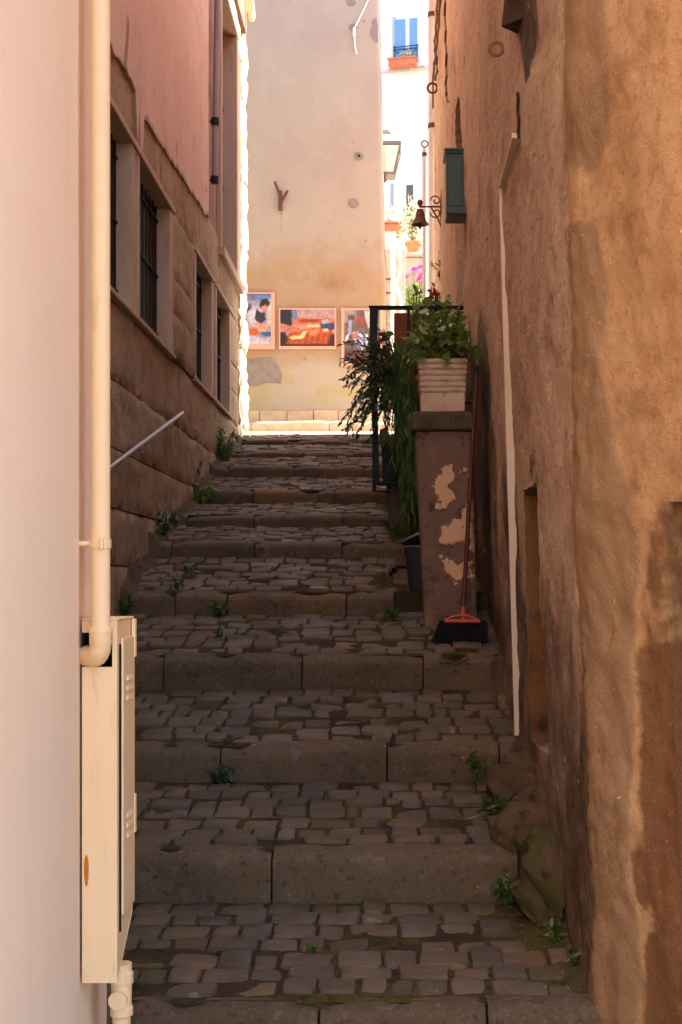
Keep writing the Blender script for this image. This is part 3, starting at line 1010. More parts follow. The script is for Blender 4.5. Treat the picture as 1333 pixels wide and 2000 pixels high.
def lines(segs, extra):
    out = set()
    for a, b, s in segs:
        n = max(1, round((b - a) / s))
        for i in range(n + 1):
            out.add(round(lerp(a, b, i / n), 5))
    for e in extra:
        for q in [x for x in out if abs(x - e) < 0.008]:
            out.discard(q)
        out.add(round(e - 0.0015, 5))
        out.add(round(e + 0.0015, 5))
    return sorted(out)


UL = lines([(-3.2, -0.6, 0.13), (-0.6, 0.2, 0.016), (0.2, 2.6, 0.024), (2.6, 10.7, 0.05)], [RU0, RU1, AU0, AU1, DU0, DU1])
ZL = lines([(-1.9, 2.1, 0.024), (2.1, 6.4, 0.055), (6.4, 7.3, 0.3)], [RZ0, RZ1, DZ1])


def pointin(poly, x, y):
    c = False
    for i in range(len(poly)):
        x0, y0 = poly[i]
        x1, y1 = poly[i - 1]
        if (y0 > y) != (y1 > y) and x < (x1 - x0) * (y - y0) / (y1 - y0) + x0:
            c = not c
    return c


def softpoly(poly, x, y, w):
    # signed distance based soft mask
    d = 1e9
    for i in range(len(poly)):
        a, b = Vector(poly[i - 1]), Vector(poly[i])
        p = Vector((x, y))
        t = max(0, min(1, (p - a).dot(b - a) / max((b - a).length_squared, 1e-9)))
        d = min(d, (p - a - (b - a) * t).length)
    if not pointin(poly, x, y):
        d = -d
    return sstep(-w, w, d)


PATCH_BROWN = [(1245, 1270), (1262, 1205), (1258, 1130), (1262, 1040), (1285, 960), (1345, 945), (1400, 2100), (1238, 2100), (1250, 1900), (1262, 1800), (1236, 1690), (1240, 1650), (1252, 1500)]
PATCH_DARK = [(1244, 1265), (1300, 1255), (1400, 1240), (1400, 2200), (1245, 2200), (1262, 1830), (1300, 1800), (1290, 1760), (1246, 1770), (1236, 1660), (1254, 1655)]
PATCH_GREY = [(1096, -50), (1180, -50), (1195, 120), (1192, 280), (1170, 330), (1150, 345), (1096, 320)]
PATCH_GREY2 = [(1095, 440), (1165, 430), (1182, 560), (1180, 700), (1205, 860), (1232, 960), (1250, 1060), (1238, 1270), (1236, 1500), (1232, 1700), (1252, 1830), (1240, 2200), (1060, 2200), (1090, 1000)]

verts, wear_tone, faces, fm = [], [], [], []
nz_ = len(ZL)
for u in UL:
    bx, D, nr = plan(u)
    for z in ZL:
        x = XR(D, z) if bx is None else bx - 0.0285 * (min(z, 4.0) + 1.2)
        depth = 0.0
        inn = RU0 < u < RU1 and RZ0 < z < RZ1 - 0.10 * ((u - RU0) / (RU1 - RU0) - 0.5) ** 2
        if inn:
            depth = 0.20
        zarch = AZ1 + 0.85 * math.sqrt(max(0, 1 - ((u - (AU0 + AU1) / 2) / ((AU1 - AU0) / 2)) ** 2))
        if AU0 < u < AU1 and z < zarch:
            depth = 0.22
        if DU0 < u < DU1 and z < DZ1:
            depth = 0.12
        s = 1.0 if depth == 0 else 0.3
        amp = 1.5 if u < 0 else 1.0
        disp = s * amp * (0.016 * fn(D * 1.0, z, u, 1.7, 3) + 0.007 * fn(D, z, u + 3, 7, 3) + (0.004 * fn(D, z, u, 22, 2) if D < 7 else 0))
        px_, py_ = topx((x, D, z))
        r = g = b = 0.0
        if u < 0.1:
            r = 0.62 * softpoly(PATCH_BROWN, px_, py_, 30)
            r = max(r, softpoly(PATCH_DARK, px_, py_, 22))
            g2 = softpoly(PATCH_GREY2, px_, py_, 18)
            g = max(softpoly(PATCH_GREY, px_, py_, 14) * 0.8, g2)
            disp += -0.008 * r + g2 * (0.006 + 0.007 * fn(D, z, u, 26, 3))
        # darker towards the ground and beside the pier; brown stain under the shutter
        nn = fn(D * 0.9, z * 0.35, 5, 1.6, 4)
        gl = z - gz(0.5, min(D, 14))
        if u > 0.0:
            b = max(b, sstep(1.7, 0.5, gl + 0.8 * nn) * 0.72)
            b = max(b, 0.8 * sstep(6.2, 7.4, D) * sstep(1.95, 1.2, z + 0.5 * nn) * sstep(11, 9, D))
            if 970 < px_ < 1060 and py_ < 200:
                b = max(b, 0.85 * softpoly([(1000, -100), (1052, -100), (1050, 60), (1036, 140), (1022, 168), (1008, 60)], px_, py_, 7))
            b = max(b, 0.9 * max(0, 1 - math.hypot((u - RU0 - 0.2) / 0.3, (z - RZ1 - 0.05) / 0.10)))  # shade of the hole above the niche, painted as dark colour
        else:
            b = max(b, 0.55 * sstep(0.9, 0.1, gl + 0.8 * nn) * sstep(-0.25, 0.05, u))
        if 0.0 < u < 3 and RU0 - 0.1 < u < RU1 + 0.05 and RZ1 - 0.02 < z < RZ1 + 0.12 and not inn:
            disp += 0.012 * fn(u, z, 9, 30, 2)
        off = disp - depth
        verts.append((x + nr[0] * off, D + nr[1] * off, z))
        wear_tone.append((r, g, b))
for i in range(len(UL) - 1):
    for j in range(nz_ - 1):
        faces.append((i * nz_ + j, i * nz_ + j + 1, (i + 1) * nz_ + j + 1, (i + 1) * nz_ + j))
        um, zm = (UL[i] + UL[i + 1]) / 2, (ZL[j] + ZL[j + 1]) / 2
        if RU0 - 0.002 < um < RU1 + 0.002 and RZ0 < zm < RZ1 - 0.004:
            fm.append(2)
        elif um < 0.035:
            fm.append(0)
        else:
            fm.append(1)
me = bpy.data.meshes.new('wall')
me.from_pydata(verts, [], faces)
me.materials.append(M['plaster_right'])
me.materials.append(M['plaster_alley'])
me.materials.append(M['ochre_jamb'])
me.polygons.foreach_set('material_index', fm)
setcol(me, wear_tone, 'wear_tone')
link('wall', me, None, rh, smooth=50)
# end wall and body of the house (away from the alley)
m = MB()
m.box(0.9, 7.0, 4.6, 14.5, -1.8, 7.29)
m.add([(0.49, CD + 10.7, 0.5), (7, CD + 10.7, 0.5), (7, CD + 10.7, 7.3), (0.49, CD + 10.7, 7.3)], [(0, 1, 2, 3)])
m.box(0.42, 7.1, 3.9, 14.65, 7.3, 7.36)
m.build('house_core', M['plaster_alley'], rh)
# doors in the recesses
m = MB()
m.box(0.68, 0.70, 9.0, 10.2, 0.6, 3.5)
m.build('door', M['wood_dark'], rh)
px0 = Vector((0.585, CD)) + Vector((math.sin(TH), -math.cos(TH))) * 0.30
dmat = Matrix.Translation((px0.x + 0.09 * math.cos(TH) - 0.03, px0.y + 0.09 * math.sin(TH), 0)) @ Matrix.Rotation(-math.pi / 2 + TH, 4, 'Z')
d2 = MB().box(0.0, 0.95, -0.01, 0.012, -1.7, 0.24, dmat).build('door', M['shutter'], rh)
for a in range(6):
    MB().box(0.02 + a * 0.15, 0.16 + a * 0.15, -0.022, -0.011, -1.68, 0.21, dmat).build('plank', M['shutter'], d2, bevel=0.004)

# white trunking on the wall
tr = thing('cable_trunking', (0.56, 5.9, -0.65), 'pale plastic cable trunking running down the brown alley wall', 'trunking')
tp = []
TD = 5.86
zlo, zhi = at(0, 1436, TD).z, at(0, 366, TD).z
m = MB()
n = 26
w2 = 0.0085
for i in range(n + 1):
    z = lerp(zlo, zhi, i / n)
    xw = XR(TD, z) - 0.017
    for (dx, dy) in ((0.03, -w2), (-0.010, -w2), (-0.010, w2), (0.03, w2)):
        m.v.append((xw + dx, TD + dy, z))
for i in range(n):
    for k in range(3):
        m.f.append((i * 4 + k, i * 4 + k + 1, (i + 1) * 4 + k + 1, (i + 1) * 4 + k))
m.f.append((0, 1, 2, 3))
m.f.append((n * 4 + 3, n * 4 + 2, n * 4 + 1, n * 4))
m.build('vertical_run', M['conduit'], tr, bevel=0.002)
zz = zhi
m = MB()
for i in range(9):
    D = lerp(TD + w2, 5.22, i / 8)
    z = zz + 0.012 * i / 8
    xw = XR(D, z) - 0.017
    for (dx, dz) in ((0.03, -w2), (-0.010, -w2), (-0.010, w2), (0.03, w2)):
        m.v.append((xw + dx, D, z + dz + 0.001))
for i in range(8):
    for k in range(3):
        m.f.append((i * 4 + k, i * 4 + k + 1, (i + 1) * 4 + k + 1, (i + 1) * 4 + k))
m.f.append((0, 1, 2, 3))
m.f.append((35, 34, 33, 32))
m.build('horizontal_run', M['conduit'], tr, bevel=0.002)
for zq in (zlo + 0.06, zlo + 0.33):
    MB().tube([(XR(TD, zq) - 0.024, TD, zq), (XR(TD, zq) - 0.029, TD, zq)], 0.004, 8).build('screw', M['iron'], tr)
m = MB()
pts = []
for i in range(14):
    z = lerp(zz, zz + 0.17, i / 13)
    pts.append((XR(5.22, z) - 0.004, 5.2 + 0.015 * math.sin(i), z))
tag(m.tube(pts, 0.0065, 8).build('cable', M['wood_dark'], smooth=60), 'short dark scar on the brown wall above the trunking, added as a tube', 'cable')  # thin tube added in place of a dark scar in the plaster


def ring(name, px_, py_, D, rad, thick, label, mat):
    p = at(px_, py_, D)
    t = thing(name, p, label, 'ring', 'iron rings on the alley wall')
    xw = XR(D, p.z)
    MB().torus((xw - rad * 1.1, D, p.z), rad, thick, Matrix.Rotation(math.pi / 2, 3, 'X')).build('hoop', mat, t, smooth=180)
    MB().tube([(xw + 0.04, D, p.z), (xw - rad * 0.2, D, p.z)], thick * 1.4, 8).build('shank', mat, t, smooth=60)


ring('wall_ring', 985, 95, 5.75, 0.028, 0.008, 'stout plaster-coloured ring on the wall above the white trunking', M['ring_coat'])
ring('wall_ring', 845, 172, 13.9, 0.05, 0.012, 'thin iron ring high on the wall beside the zinc pipe', M['rusty_iron'])

# projecting shutter at the top
hs = thing('wooden_shutter', at(1020, 20, 5.2), 'dark weathered wooden shutter edge jutting from the wall top', 'shutter')
xw = XR(5.1, 2.2)
m = MB()
m.add([(xw + 0.06, 4.95, 2.09), (xw - 0.065, 5.12, 2.10), (xw + 0.06, 5.24, 2.10), (xw + 0.06, 4.95, 2.9), (xw + 0.02, 5.12, 2.9), (xw + 0.06, 5.24, 2.9)],
      [(0, 2, 1), (0, 1, 4, 3), (1, 2, 5, 4), (3, 4, 5), (0, 3, 5, 2)])
m.build('panel', M['wood_dark'], hs, bevel=0.004)
for a in (2.2, 2.32, 2.44):
    MB().box(xw - 0.045 + (a - 2.2) * 0.08, xw + 0.05, 5.02, 5.13, a, a + 0.02).build('slat', M['wood_dark'], hs)

# green box
GD = 8.72
g0, g1 = at(872, 418, GD), at(905, 296, GD)
gb = thing('wall_box', (g1.x, GD, g0.z), 'dark green metal box with a scalloped lid fixed high on the wall', 'box')
MB().box(g0.x, g1.x + 0.06, GD, GD + 0.24, g0.z, g1.z).build('body', M['green_box'], gb, bevel=0.008)
MB().box(g0.x + 0.012, g1.x - 0.008, GD - 0.006, GD - 0.001, g0.z + 0.05, g1.z - 0.05).build('front_plate', M['green_box'], gb, bevel=0.004)
MB().box(g0.x - 0.012, g1.x + 0.06, GD - 0.02, GD + 0.26, g1.z, g1.z + 0.02).build('lid', M['green_box'], gb, bevel=0.006)
for k in range(6):
    xx = lerp(g0.x - 0.004, g1.x - 0.006, (k + 0.5) / 6)
    MB().tube([(xx, GD - 0.014, g1.z - 0.002), (xx, GD - 0.008, g1.z - 0.002)], 0.0115, 10).build('scallop', M['green_box'], gb)

# bell on a scrolled bracket
BD = 12.9
bp = at(821, 405, BD)
xw = XR(BD, bp.z)
be = thing('hanging_bell', bp, 'small rusty bell hanging from a scrolled wall bracket', 'bell')
MB().tube([(xw + 0.03, BD, bp.z + 0.006), (bp.x - 0.01, BD, bp.z + 0.006)], 0.009, 8).build('arm', M['rusty_iron'], be, smooth=60)
MB().tube([(xw + 0.005, BD, bp.z + 0.17), (xw - 0.006, BD, bp.z), (xw + 0.005, BD, bp.z - 0.22)], 0.011, 8).build('back_bar', M['rusty_iron'], be, smooth=60)
for sg in (1, -1):
    pts = []
    for i in range(22):
        t = i / 21
        a = t * 2.2 * math.pi
        rr_ = 0.052 * (1 - 0.72 * t)
        pts.append((xw - 0.055 - rr_ * math.cos(a), BD, bp.z + 0.006 + sg * (0.058 + rr_ * math.sin(a))))
    MB().tube(pts, 0.007, 6).build('scroll', M['rusty_iron'], be, smooth=60)
MB().tube([(xw - 0.10, BD, bp.z), (xw - 0.035, BD, bp.z - 0.11), (xw, BD, bp.z - 0.19)], 0.008, 6).build('brace', M['rusty_iron'], be, smooth=60)
MB().lathe([(0.012, 0.0), (0.03, -0.006), (0.038, -0.03), (0.046, -0.08), (0.06, -0.115), (0.08, -0.14), (0.084, -0.15), (0.074, -0.148), (0.03, -0.10)], (bp.x, BD, bp.z - 0.015), 24).build('bell_body', M['bronze'], be, smooth=50)
MB().lathe([(0.004, 0.06), (0.007, 0.02), (0.014, 0.0), (0.012, -0.016), (0.003, -0.022)], (bp.x, BD, bp.z - 0.185), 10).build('clapper', M['bronze'], be, smooth=50)
MB().lathe([(0.004, -0.02), (0.02, 0.0), (0.03, 0.02), (0.022, 0.045), (0.004, 0.055)], (bp.x, BD, bp.z + 0.02), 12).build('finial', M['rusty_iron'], be, smooth=60)

# pipes at the far end of the right wall
zp = thing('zinc_down_pipe', (0.42, 14.62, 1.6), 'thick pale zinc downpipe at the far end of the ochre wall', 'pipe')
ZPX = at(846, 0, 14.62).x
m = MB()
m.tube([(ZPX, 14.66, 1.5), (ZPX, 14.66, 9.0)], 0.048, 16)
m.build('pipe', M['pale_pipe'], zp, smooth=60)
for yv in (25, 243):
    zq = at(0, yv, 14.6).z
    MB().tube([(ZPX, 14.66, zq - 0.025), (ZPX, 14.66, zq + 0.025)], 0.054, 16).build('clamp', M['rusty_iron'], zp, smooth=60)
    MB().tube([(ZPX, 14.63, zq), (ZPX + 0.14, 14.55, zq)], 0.016, 8).build('clamp_pin', M['rusty_iron'], zp)
zp2 = thing('vent_pipe', (0.36, 14.7, 1.6), 'slimmer pale pipe with open hook top beside the thick zinc pipe', 'pipe')
ZX2 = at(830, 0, 14.75).x
zq = at(0, 290, 14.75).z
MB().tube([(ZX2, 14.75, 1.5), (ZX2, 14.75, zq)], 0.026, 12).build('pipe', M['pale_pipe'], zp2, smooth=60)
MB().torus((ZX2, 14.75, zq + 0.05), 0.035, 0.008, Matrix.Rotation(math.pi / 2, 3, 'X')).build('hook', M['rusty_iron'], zp2, smooth=180)
MB().tube([(ZX2, 14.75, at(0, 302, 14.75).z - 0.02), (ZX2, 14.75, at(0, 302, 14.75).z + 0.02)], 0.031, 12).build('clamp', M['rusty_iron'], zp2, smooth=60)

# wires on the alley wall
for wi, (pl, D, lab) in enumerate([
    ([(862, -20), (860, 40), (855, 80), (857, 110), (851, 150), (850, 175), (848, 230)], 13.4, 'bundle of old cables hanging down the ochre wall by the zinc pipe'),
    ([(868, -20), (864, 50), (858, 100), (861, 140), (853, 165)], 13.2, 'twisted old cable crossing the hanging cable bundle'),
    ([(876, -20), (879, 60), (880, 130), (880, 180), (884, 208)], 11.6, 'single brown cable ending above the dark arched doorway')]):
    pts = []
    for i in range(len(pl) - 1):
        for t in (0, 0.33, 0.66):
            a, b = pl[i], pl[i + 1]
            px_, py_ = lerp(a[0], b[0], t) + 1.2 * math.sin(i * 3 + t * 7), lerp(a[1], b[1], t)
            z = (VY - py_) * D / FPX
            # the point of the wall seen at this pixel
            Dw = D
            for _ in range(6):
                Dw = XR(Dw, (VY - py_) * Dw / FPX) * FPX / (px_ - VX)
                Dw = min(max(Dw, 6), 14.4)
            z = (VY - py_) * Dw / FPX
            pts.append((XR(Dw, z) - 0.032, Dw, z))
    tag(MB().tube(pts, 0.012 if wi < 2 else 0.009, 6).build('wall_cable', M['cable'], smooth=60), lab, 'cable')

# ------------------------------------------------------------------ landing, railing, pier
ld = thing('door_landing', (0.3, 9.9, 0.4), 'low dark stone landing in front of the arched doorway', 'landing')
m = MB()
m.box(0.0, 0.62, 9.02, 11.6, 0.05, 0.74)
m.build('block', M['dark_cap'], ld, bevel=0.02)
m = MB()
m.box(-0.02, 0.60, 9.0, 11.6, 0.74, 0.80)
m.build('slab', M['dark_cap'], ld, bevel=0.015)

RD = 8.92
rl = thing('metal_railing', (0.1, RD, 0.7), 'black metal railing across the end of the door landing', 'railing')
pt = at(722, 601, RD)
pe = at(912, 601, RD)
zb_ = at(0, 944, RD).z
zt_ = pt.z
pw = 0.055
m = MB()
pts = [(pt.x + 0.03, RD, zt_), (pt.x + 0.022, RD, lerp(zt_, zb_, 0.3)), (pt.x + 0.035, RD, lerp(zt_, zb_, 0.6)), (pt.x + 0.05, RD, zb_)]
for i in range(len(pts) - 1):
    a, b = pts[i], pts[i + 1]
    w0 = lerp(pw, 0.035, i / 3)
    w1 = lerp(pw, 0.035, (i + 1) / 3)
    m.add([(a[0] - w0 / 2, RD - 0.012, a[2]), (a[0] + w0 / 2, RD - 0.012, a[2]), (a[0] + w0 / 2, RD + 0.012, a[2]), (a[0] - w0 / 2, RD + 0.012, a[2]),
           (b[0] - w1 / 2, RD - 0.012, b[2]), (b[0] + w1 / 2, RD - 0.012, b[2]), (b[0] + w1 / 2, RD + 0.012, b[2]), (b[0] - w1 / 2, RD + 0.012, b[2])],
          [(0, 1, 5, 4), (1, 2, 6, 5), (2, 3, 7, 6), (3, 0, 4, 7), (0, 3, 2, 1), (4, 5, 6, 7)])
m.build('post', M['black_metal'], rl)
MB().box(pt.x - 0.004, pe.x + 0.05, RD - 0.016, RD + 0.016, zt_, zt_ + 0.012).build('top_rail', M['black_metal'], rl, bevel=0.002)
MB().box(pt.x + 0.02, pe.x + 0.05, RD - 0.010, RD + 0.012, zt_ - 0.014, zt_ - 0.001).build('under_rail', M['black_metal'], rl, bevel=0.002)
MB().box(pt.x + 0.04, 0.06, RD - 0.01, RD + 0.1, zb_ - 0.006, zb_ + 0.014).build('bottom_rail', M['black_metal'], rl, bevel=0.002)
MB().box(pt.x + 0.05, 0.06, RD - 0.005, RD + 0.005, zb_ + 0.10, zb_ + 0.108).build('cross_bar', M['black_metal'], rl)
for xx in (0.12, 0.3, 0.45):
    MB().box(xx, xx + 0.018, RD - 0.008, RD + 0.008, 0.75, zt_ - 0.014).build('baluster', M['black_metal'], rl)
MB().box(pt.x, pt.x + 0.03, RD + 0.016, RD + 1.6, zt_, zt_ + 0.012).build('side_rail', M['black_metal'], rl)
MB().box(pt.x, pt.x + 0.03, RD + 1.58, RD + 1.61, 0.70, zt_).build('side_post', M['black_metal'], rl)
MB().box(pt.x, 0.04, RD + 1.58, RD + 1.61, 0.70, 0.72).build('side_foot', M['black_metal'], rl)
hb = thing('hanging_planter', (0, RD, 0.66), 'black plastic planter trough tucked at the foot of the railing', 'planter')
q0, q1 = at(748, 944, RD), at(778, 868, RD)
m = MB()
m.add([(q0.x, RD - 0.01, zb_ + 0.014), (q1.x, RD - 0.01, zb_ + 0.014), (q1.x, RD + 0.09, zb_ + 0.014), (q0.x, RD + 0.09, zb_ + 0.014),
       (q0.x - 0.008, RD - 0.02, q1.z), (q1.x + 0.008, RD - 0.02, q1.z), (q1.x + 0.008, RD + 0.1, q1.z), (q0.x - 0.008, RD + 0.1, q1.z)],
      [(0, 3, 2, 1), (0, 1, 5, 4), (1, 2, 6, 5), (2, 3, 7, 6), (3, 0, 4, 7), (4, 5, 6, 7)])
m.build('trough', M['bristle'], hb, bevel=0.006)
MB().box(q0.x - 0.012, q1.x + 0.012, RD - 0.024, RD + 0.104, q1.z + 0.0005, q1.z + 0.012).build('rim', M['bristle'], hb, bevel=0.004)

bd = at(770, 612, 9.12)
tag(MB().box(bd.x, bd.x + 0.20, 9.1, 9.13, 0.80, bd.z).build('wooden_board', M['wood_red'], bevel=0.006), 'red-brown wooden board standing behind the railing', 'board')

pr_ = thing('stone_pier', (0.3, 7.4, -0.25), 'dark plastered pier with peeling patches carrying the square planter', 'pier')
PD0, PD1 = 7.3, 7.62
m = MB()
top0, top1 = at(813, 843, PD0), at(921, 843, PD0)
bot0, bot1 = at(835, 1245, PD0), at(935, 1245, PD0)
nz2, nx2 = 150, 46


def pier_pt(face, u, v):
    z = lerp(-0.42, top0.z, v)
    xa = lerp(bot0.x, top0.x, min(1, v * 1.05)) + 0.0
    xb = lerp(bot1.x, top1.x, v)
    if face == 'f':
        return (lerp(xa, xb, u), PD0 + 0.006 * fn(u, v * 4, 3, 3) + 0.012 * (sstep(0.94, 1, u) + sstep(0.06, 0, u)), z)
    if face == 'l':
        return (xa + 0.006 * fn(u, v * 4, 8, 3), lerp(PD1, PD0 + 0.012, u), z)
    return (xb, lerp(PD0 + 0.012, PD1, u), z)


m.grid(lambda u, v: pier_pt('f', u, v), nx2, nz2)
m.grid(lambda u, v: pier_pt('l', u, v), 8, nz2)
m.grid(lambda u, v: pier_pt('r', u, v), 4, nz2)
m.add([(bot0.x, PD1, -0.42), (bot1.x, PD1, -0.42), (top1.x, PD1, top0.z), (top0.x, PD1, top0.z)], [(0, 3, 2, 1)])
PEEL = [(868, 905), (905, 900), (925, 960), (928, 1040), (918, 1130), (895, 1135), (872, 1110), (862, 1060), (880, 1010), (855, 980), (850, 930)]
peel = [softpoly(PEEL, *topx(p), 40) * min(1, max(0, 0.78 + 1.5 * fn(p[0], p[2], 2, 9, 4))) for p in m.v]
m.v = [(p[0], p[1] - (0.005 * sstep(0.36, 0.5, q) if p[1] < PD0 + 0.011 else 0), p[2]) for p, q in zip(m.v, peel)]
me = m.mesh('body')
setcol(me, [(q, 0, 0) for q in peel], 'wear_tone')
link('body', me, M['pier'], pr_, smooth=60)
c0, c1 = at(804, 804, PD0 - 0.03), at(926, 840, PD0 - 0.03)
MB().box(c0.x, c1.x, PD0 - 0.03, PD1 + 0.03, c1.z, c0.z).build('cap', M['dark_cap'], pr_, bevel=0.018, segs=3)

sp = thing('square_planter', (0.29, 7.45, c0.z), 'square cast stone planter with ribbed bands on top of the pier', 'planter')
s0, s1 = at(820, 803, PD0 + 0.01), at(911, 700, PD0 + 0.01)
bands = [(0.00, 0.36, 0.0), (0.36, 0.46, 0.005), (0.46, 0.57, 0.006), (0.57, 0.68, 0.006), (0.68, 0.79, 0.007), (0.79, 0.90, 0.007), (0.90, 1.0, 0.009)]
sw = s1.x - s0.x
for bi, (a, b, o_) in enumerate(bands):
    ins = 0.012 * (1 - b)
    m = MB()
    n = 40
    x0, x1, y0, y1 = s0.x - o_ + ins, s1.x + o_ - ins, PD0 + 0.01 - o_ + ins, PD0 + 0.01 + sw + o_ - ins
    z0, z1 = lerp(s0.z, s1.z, a), lerp(s0.z, s1.z, b)
    per = []
    for (ax, ay, bx_, by_) in ((x0, y0, x1, y0), (x1, y0, x1, y1), (x1, y1, x0, y1), (x0, y1, x0, y0)):
        for i in range(n):
            per.append((lerp(ax, bx_, i / n), lerp(ay, by_, i / n)))
    lv = [(0.0, 0.007), (0.25, 0.001), (0.5, 0.0), (0.75, 0.001), (1.0, 0.007)]
    cx_, cy_ = (x0 + x1) / 2, (y0 + y1) / 2
    for t, i_ in lv:
        for (x, y) in per:
            k = 1 - (i_ if bi else i_ * 0.3) / (sw / 2) + 0.014 * fn(x * 30, y * 30, t + bi * 3, 1.0) - (0.022 * abs(math.sin((x + y) * 110 + bi * 1.6 + t * 2.5)) if bi else 0)
            m.v.append((cx_ + (x - cx_) * k, cy_ + (y - cy_) * k, lerp(z0, z1, t) + 0.0025 * fn(x, y, bi, 18)))
    q = len(per)
    for l in range(4):
        for i in range(q):
            m.f.append((l * q + i, l * q + (i + 1) % q, (l + 1) * q + (i + 1) % q, (l + 1) * q + i))
    m.f.append(tuple(range(4 * q, 5 * q)))
    m.f.append(tuple(range(q - 1, -1, -1)))
    m.build('pot_body' if bi == 0 else ('rim' if bi == 6 else 'ribbed_band'), M['planter'], sp, smooth=60)

# ------------------------------------------------------------------ plants
def leaf_mesh(name, L_, W_, n=3, fold=0.25, round_=False, mat=None):
    m = MB()
    vs_, fs_ = [(0, 0, 0)], []
    k = 6
    for i in range(1, k):
        t = i / k
        w = W_ / 2 * (math.sin(math.pi * t ** (0.75 if not round_ else 0.6)) ** (0.8 if not round_ else 0.5))
        zc_ = -0.25 * L_ * t * t
        vs_ += [(-w, L_ * t, zc_ + fold * w), (0, L_ * t, zc_), (w, L_ * t, zc_ + fold * w)]
    vs_.append((0, L_, -0.25 * L_))
    fs_ += [(0, 2, 1), (0, 3, 2)]
    for i in range(k - 2):
        a, b = 1 + i * 3, 4 + i * 3
        fs_ += [(a, a + 1, b + 1, b), (a + 1, a + 2, b + 2, b + 1)]
    a = 1 + (k - 2) * 3
    fs_ += [(a, a + 1, len(vs_) - 1), (a + 1, a + 2, len(vs_) - 1)]
    m.add(vs_, fs_)
    return m


def leaf_matrix(p, d, roll, s):
    d = Vector(d).normalized()
    q = d.to_track_quat('Y', 'Z')
    return Matrix.Translation(p) @ q.to_matrix().to_4x4() @ Matrix.Rotation(roll, 4, 'Y') @ Matrix.Diagonal((s, s, s, 1))


def add_leaf(mb_, proto, Mx):
    mb_.add([Mx @ Vector(p) for p in proto.v], proto.f)


def rvec(up=0.0):
    v = Vector((R.gauss(0, 1), R.gauss(0, 1), R.gauss(0, 1) + up))
    return v.normalized()


leafA = leaf_mesh('leaf', 0.062, 0.058, round_=True)
leafS = leaf_mesh('leaf', 0.05, 0.02)
leafT = leaf_mesh('leaf', 0.11, 0.014)
leafB = leaf_mesh('leaf', 0.12, 0.08)

# bushy plant in the square planter: leaves are single objects
pp = thing('leafy_pot_plant', ((s0.x + s1.x) / 2, PD0 + 0.13, s1.z), 'bushy green plant with rounded leaves in the square planter', 'plant')
lm = leafA.mesh('leaf')
lm.materials.append(M['leaf'])
lm.shade_smooth()
stems = MB()
base = Vector(((s0.x + s1.x) / 2, PD0 + 0.14, s1.z - 0.01))
tips = []
for i in range(48):
    px_ = R.uniform(796, 930)
    top = 585 + 85 * abs((px_ - 866) / 70) ** 1.8
    py_ = R.uniform(top, 705)
    tip = at(px_, py_, R.uniform(7.2, 7.62))
    mid = base.lerp(tip, 0.5) + Vector((R.uniform(-.02, .02), R.uniform(-.02, .02), 0.03))
    b0 = base + Vector((R.uniform(-0.09, 0.09), R.uniform(-0.09, 0.09), -0.01))
    stems.tube([b0, mid, tip], [0.004, 0.003, 0.002], 5)
    tips.append((b0, mid, tip))
stems.build('stems', M['stem'], pp)
cnt = 0
for (b0, mid, tip) in tips:
    for j in range(6):
        t = R.uniform(0.45, 1.0)
        p = (b0.lerp(mid, t * 2) if t < 0.5 else mid.lerp(tip, t * 2 - 1)) + rvec() * 0.02
        d = (rvec(0.25) + Vector((0, -0.5, 0)) + (tip - b0).normalized() * 0.5)
        o = bpy.data.objects.new('leaf', lm)
        COL.objects.link(o)
        o.parent = pp
        o.matrix_parent_inverse = Matrix.Translation(-pp.location)
        o.matrix_basis = leaf_matrix(p, d, R.uniform(-0.7, 0.7), R.uniform(0.55, 1.15))
        cnt += 1

# vine shoots above the planter in front of the railing
vn = thing('climbing_plant', at(850, 620, 8.5), 'slender leafy shoots rising behind the square planter', 'plant')
m = MB()
ms = MB()
for i in range(26):
    x = R.uniform(800, 905)
    yb_ = 690
    yt = R.uniform(545, 640) + 0.5 * abs(x - 850)
    D = R.uniform(8.3, 8.8)
    p0, p1 = at(x + R.uniform(-15, 15), yb_ + 60, D), at(x, yt, D)
    ms.tube([p0, p0.lerp(p1, 0.5) + rvec() * 0.02, p1], 0.0025, 4)
    for j in range(16):
        p = p0.lerp(p1, R.uniform(0.35, 1.0)) + rvec() * 0.025
        add_leaf(m, leafS, leaf_matrix(p, rvec(0.2), R.uniform(-1, 1), R.uniform(0.7, 1.4)))
stuff(m.build('foliage', M['leaf'], vn, smooth=180))
ms.build('stems', M['stem'], vn)
pot = thing('landing_pot', at(850, 700, 8.6), 'dark pot holding the climbing shoots behind the square planter', 'pot')
pc = at(850, 745, 8.55)
MB().lathe([(0.09, -0.16), (0.12, 0.0), (0.128, 0.0), (0.128, 0.03), (0.11, 0.03), (0.10, 0.01)], pc, 18).build('pot_body', M['terracotta'], pot, smooth=40)
MB().tube([(pc.x + 0.05, pc.y, pc.z - 0.13), (XR(8.55, pc.z) + 0.03, pc.y, pc.z - 0.13)], 0.01, 8).build('wall_bracket', M['black_metal'], pot)

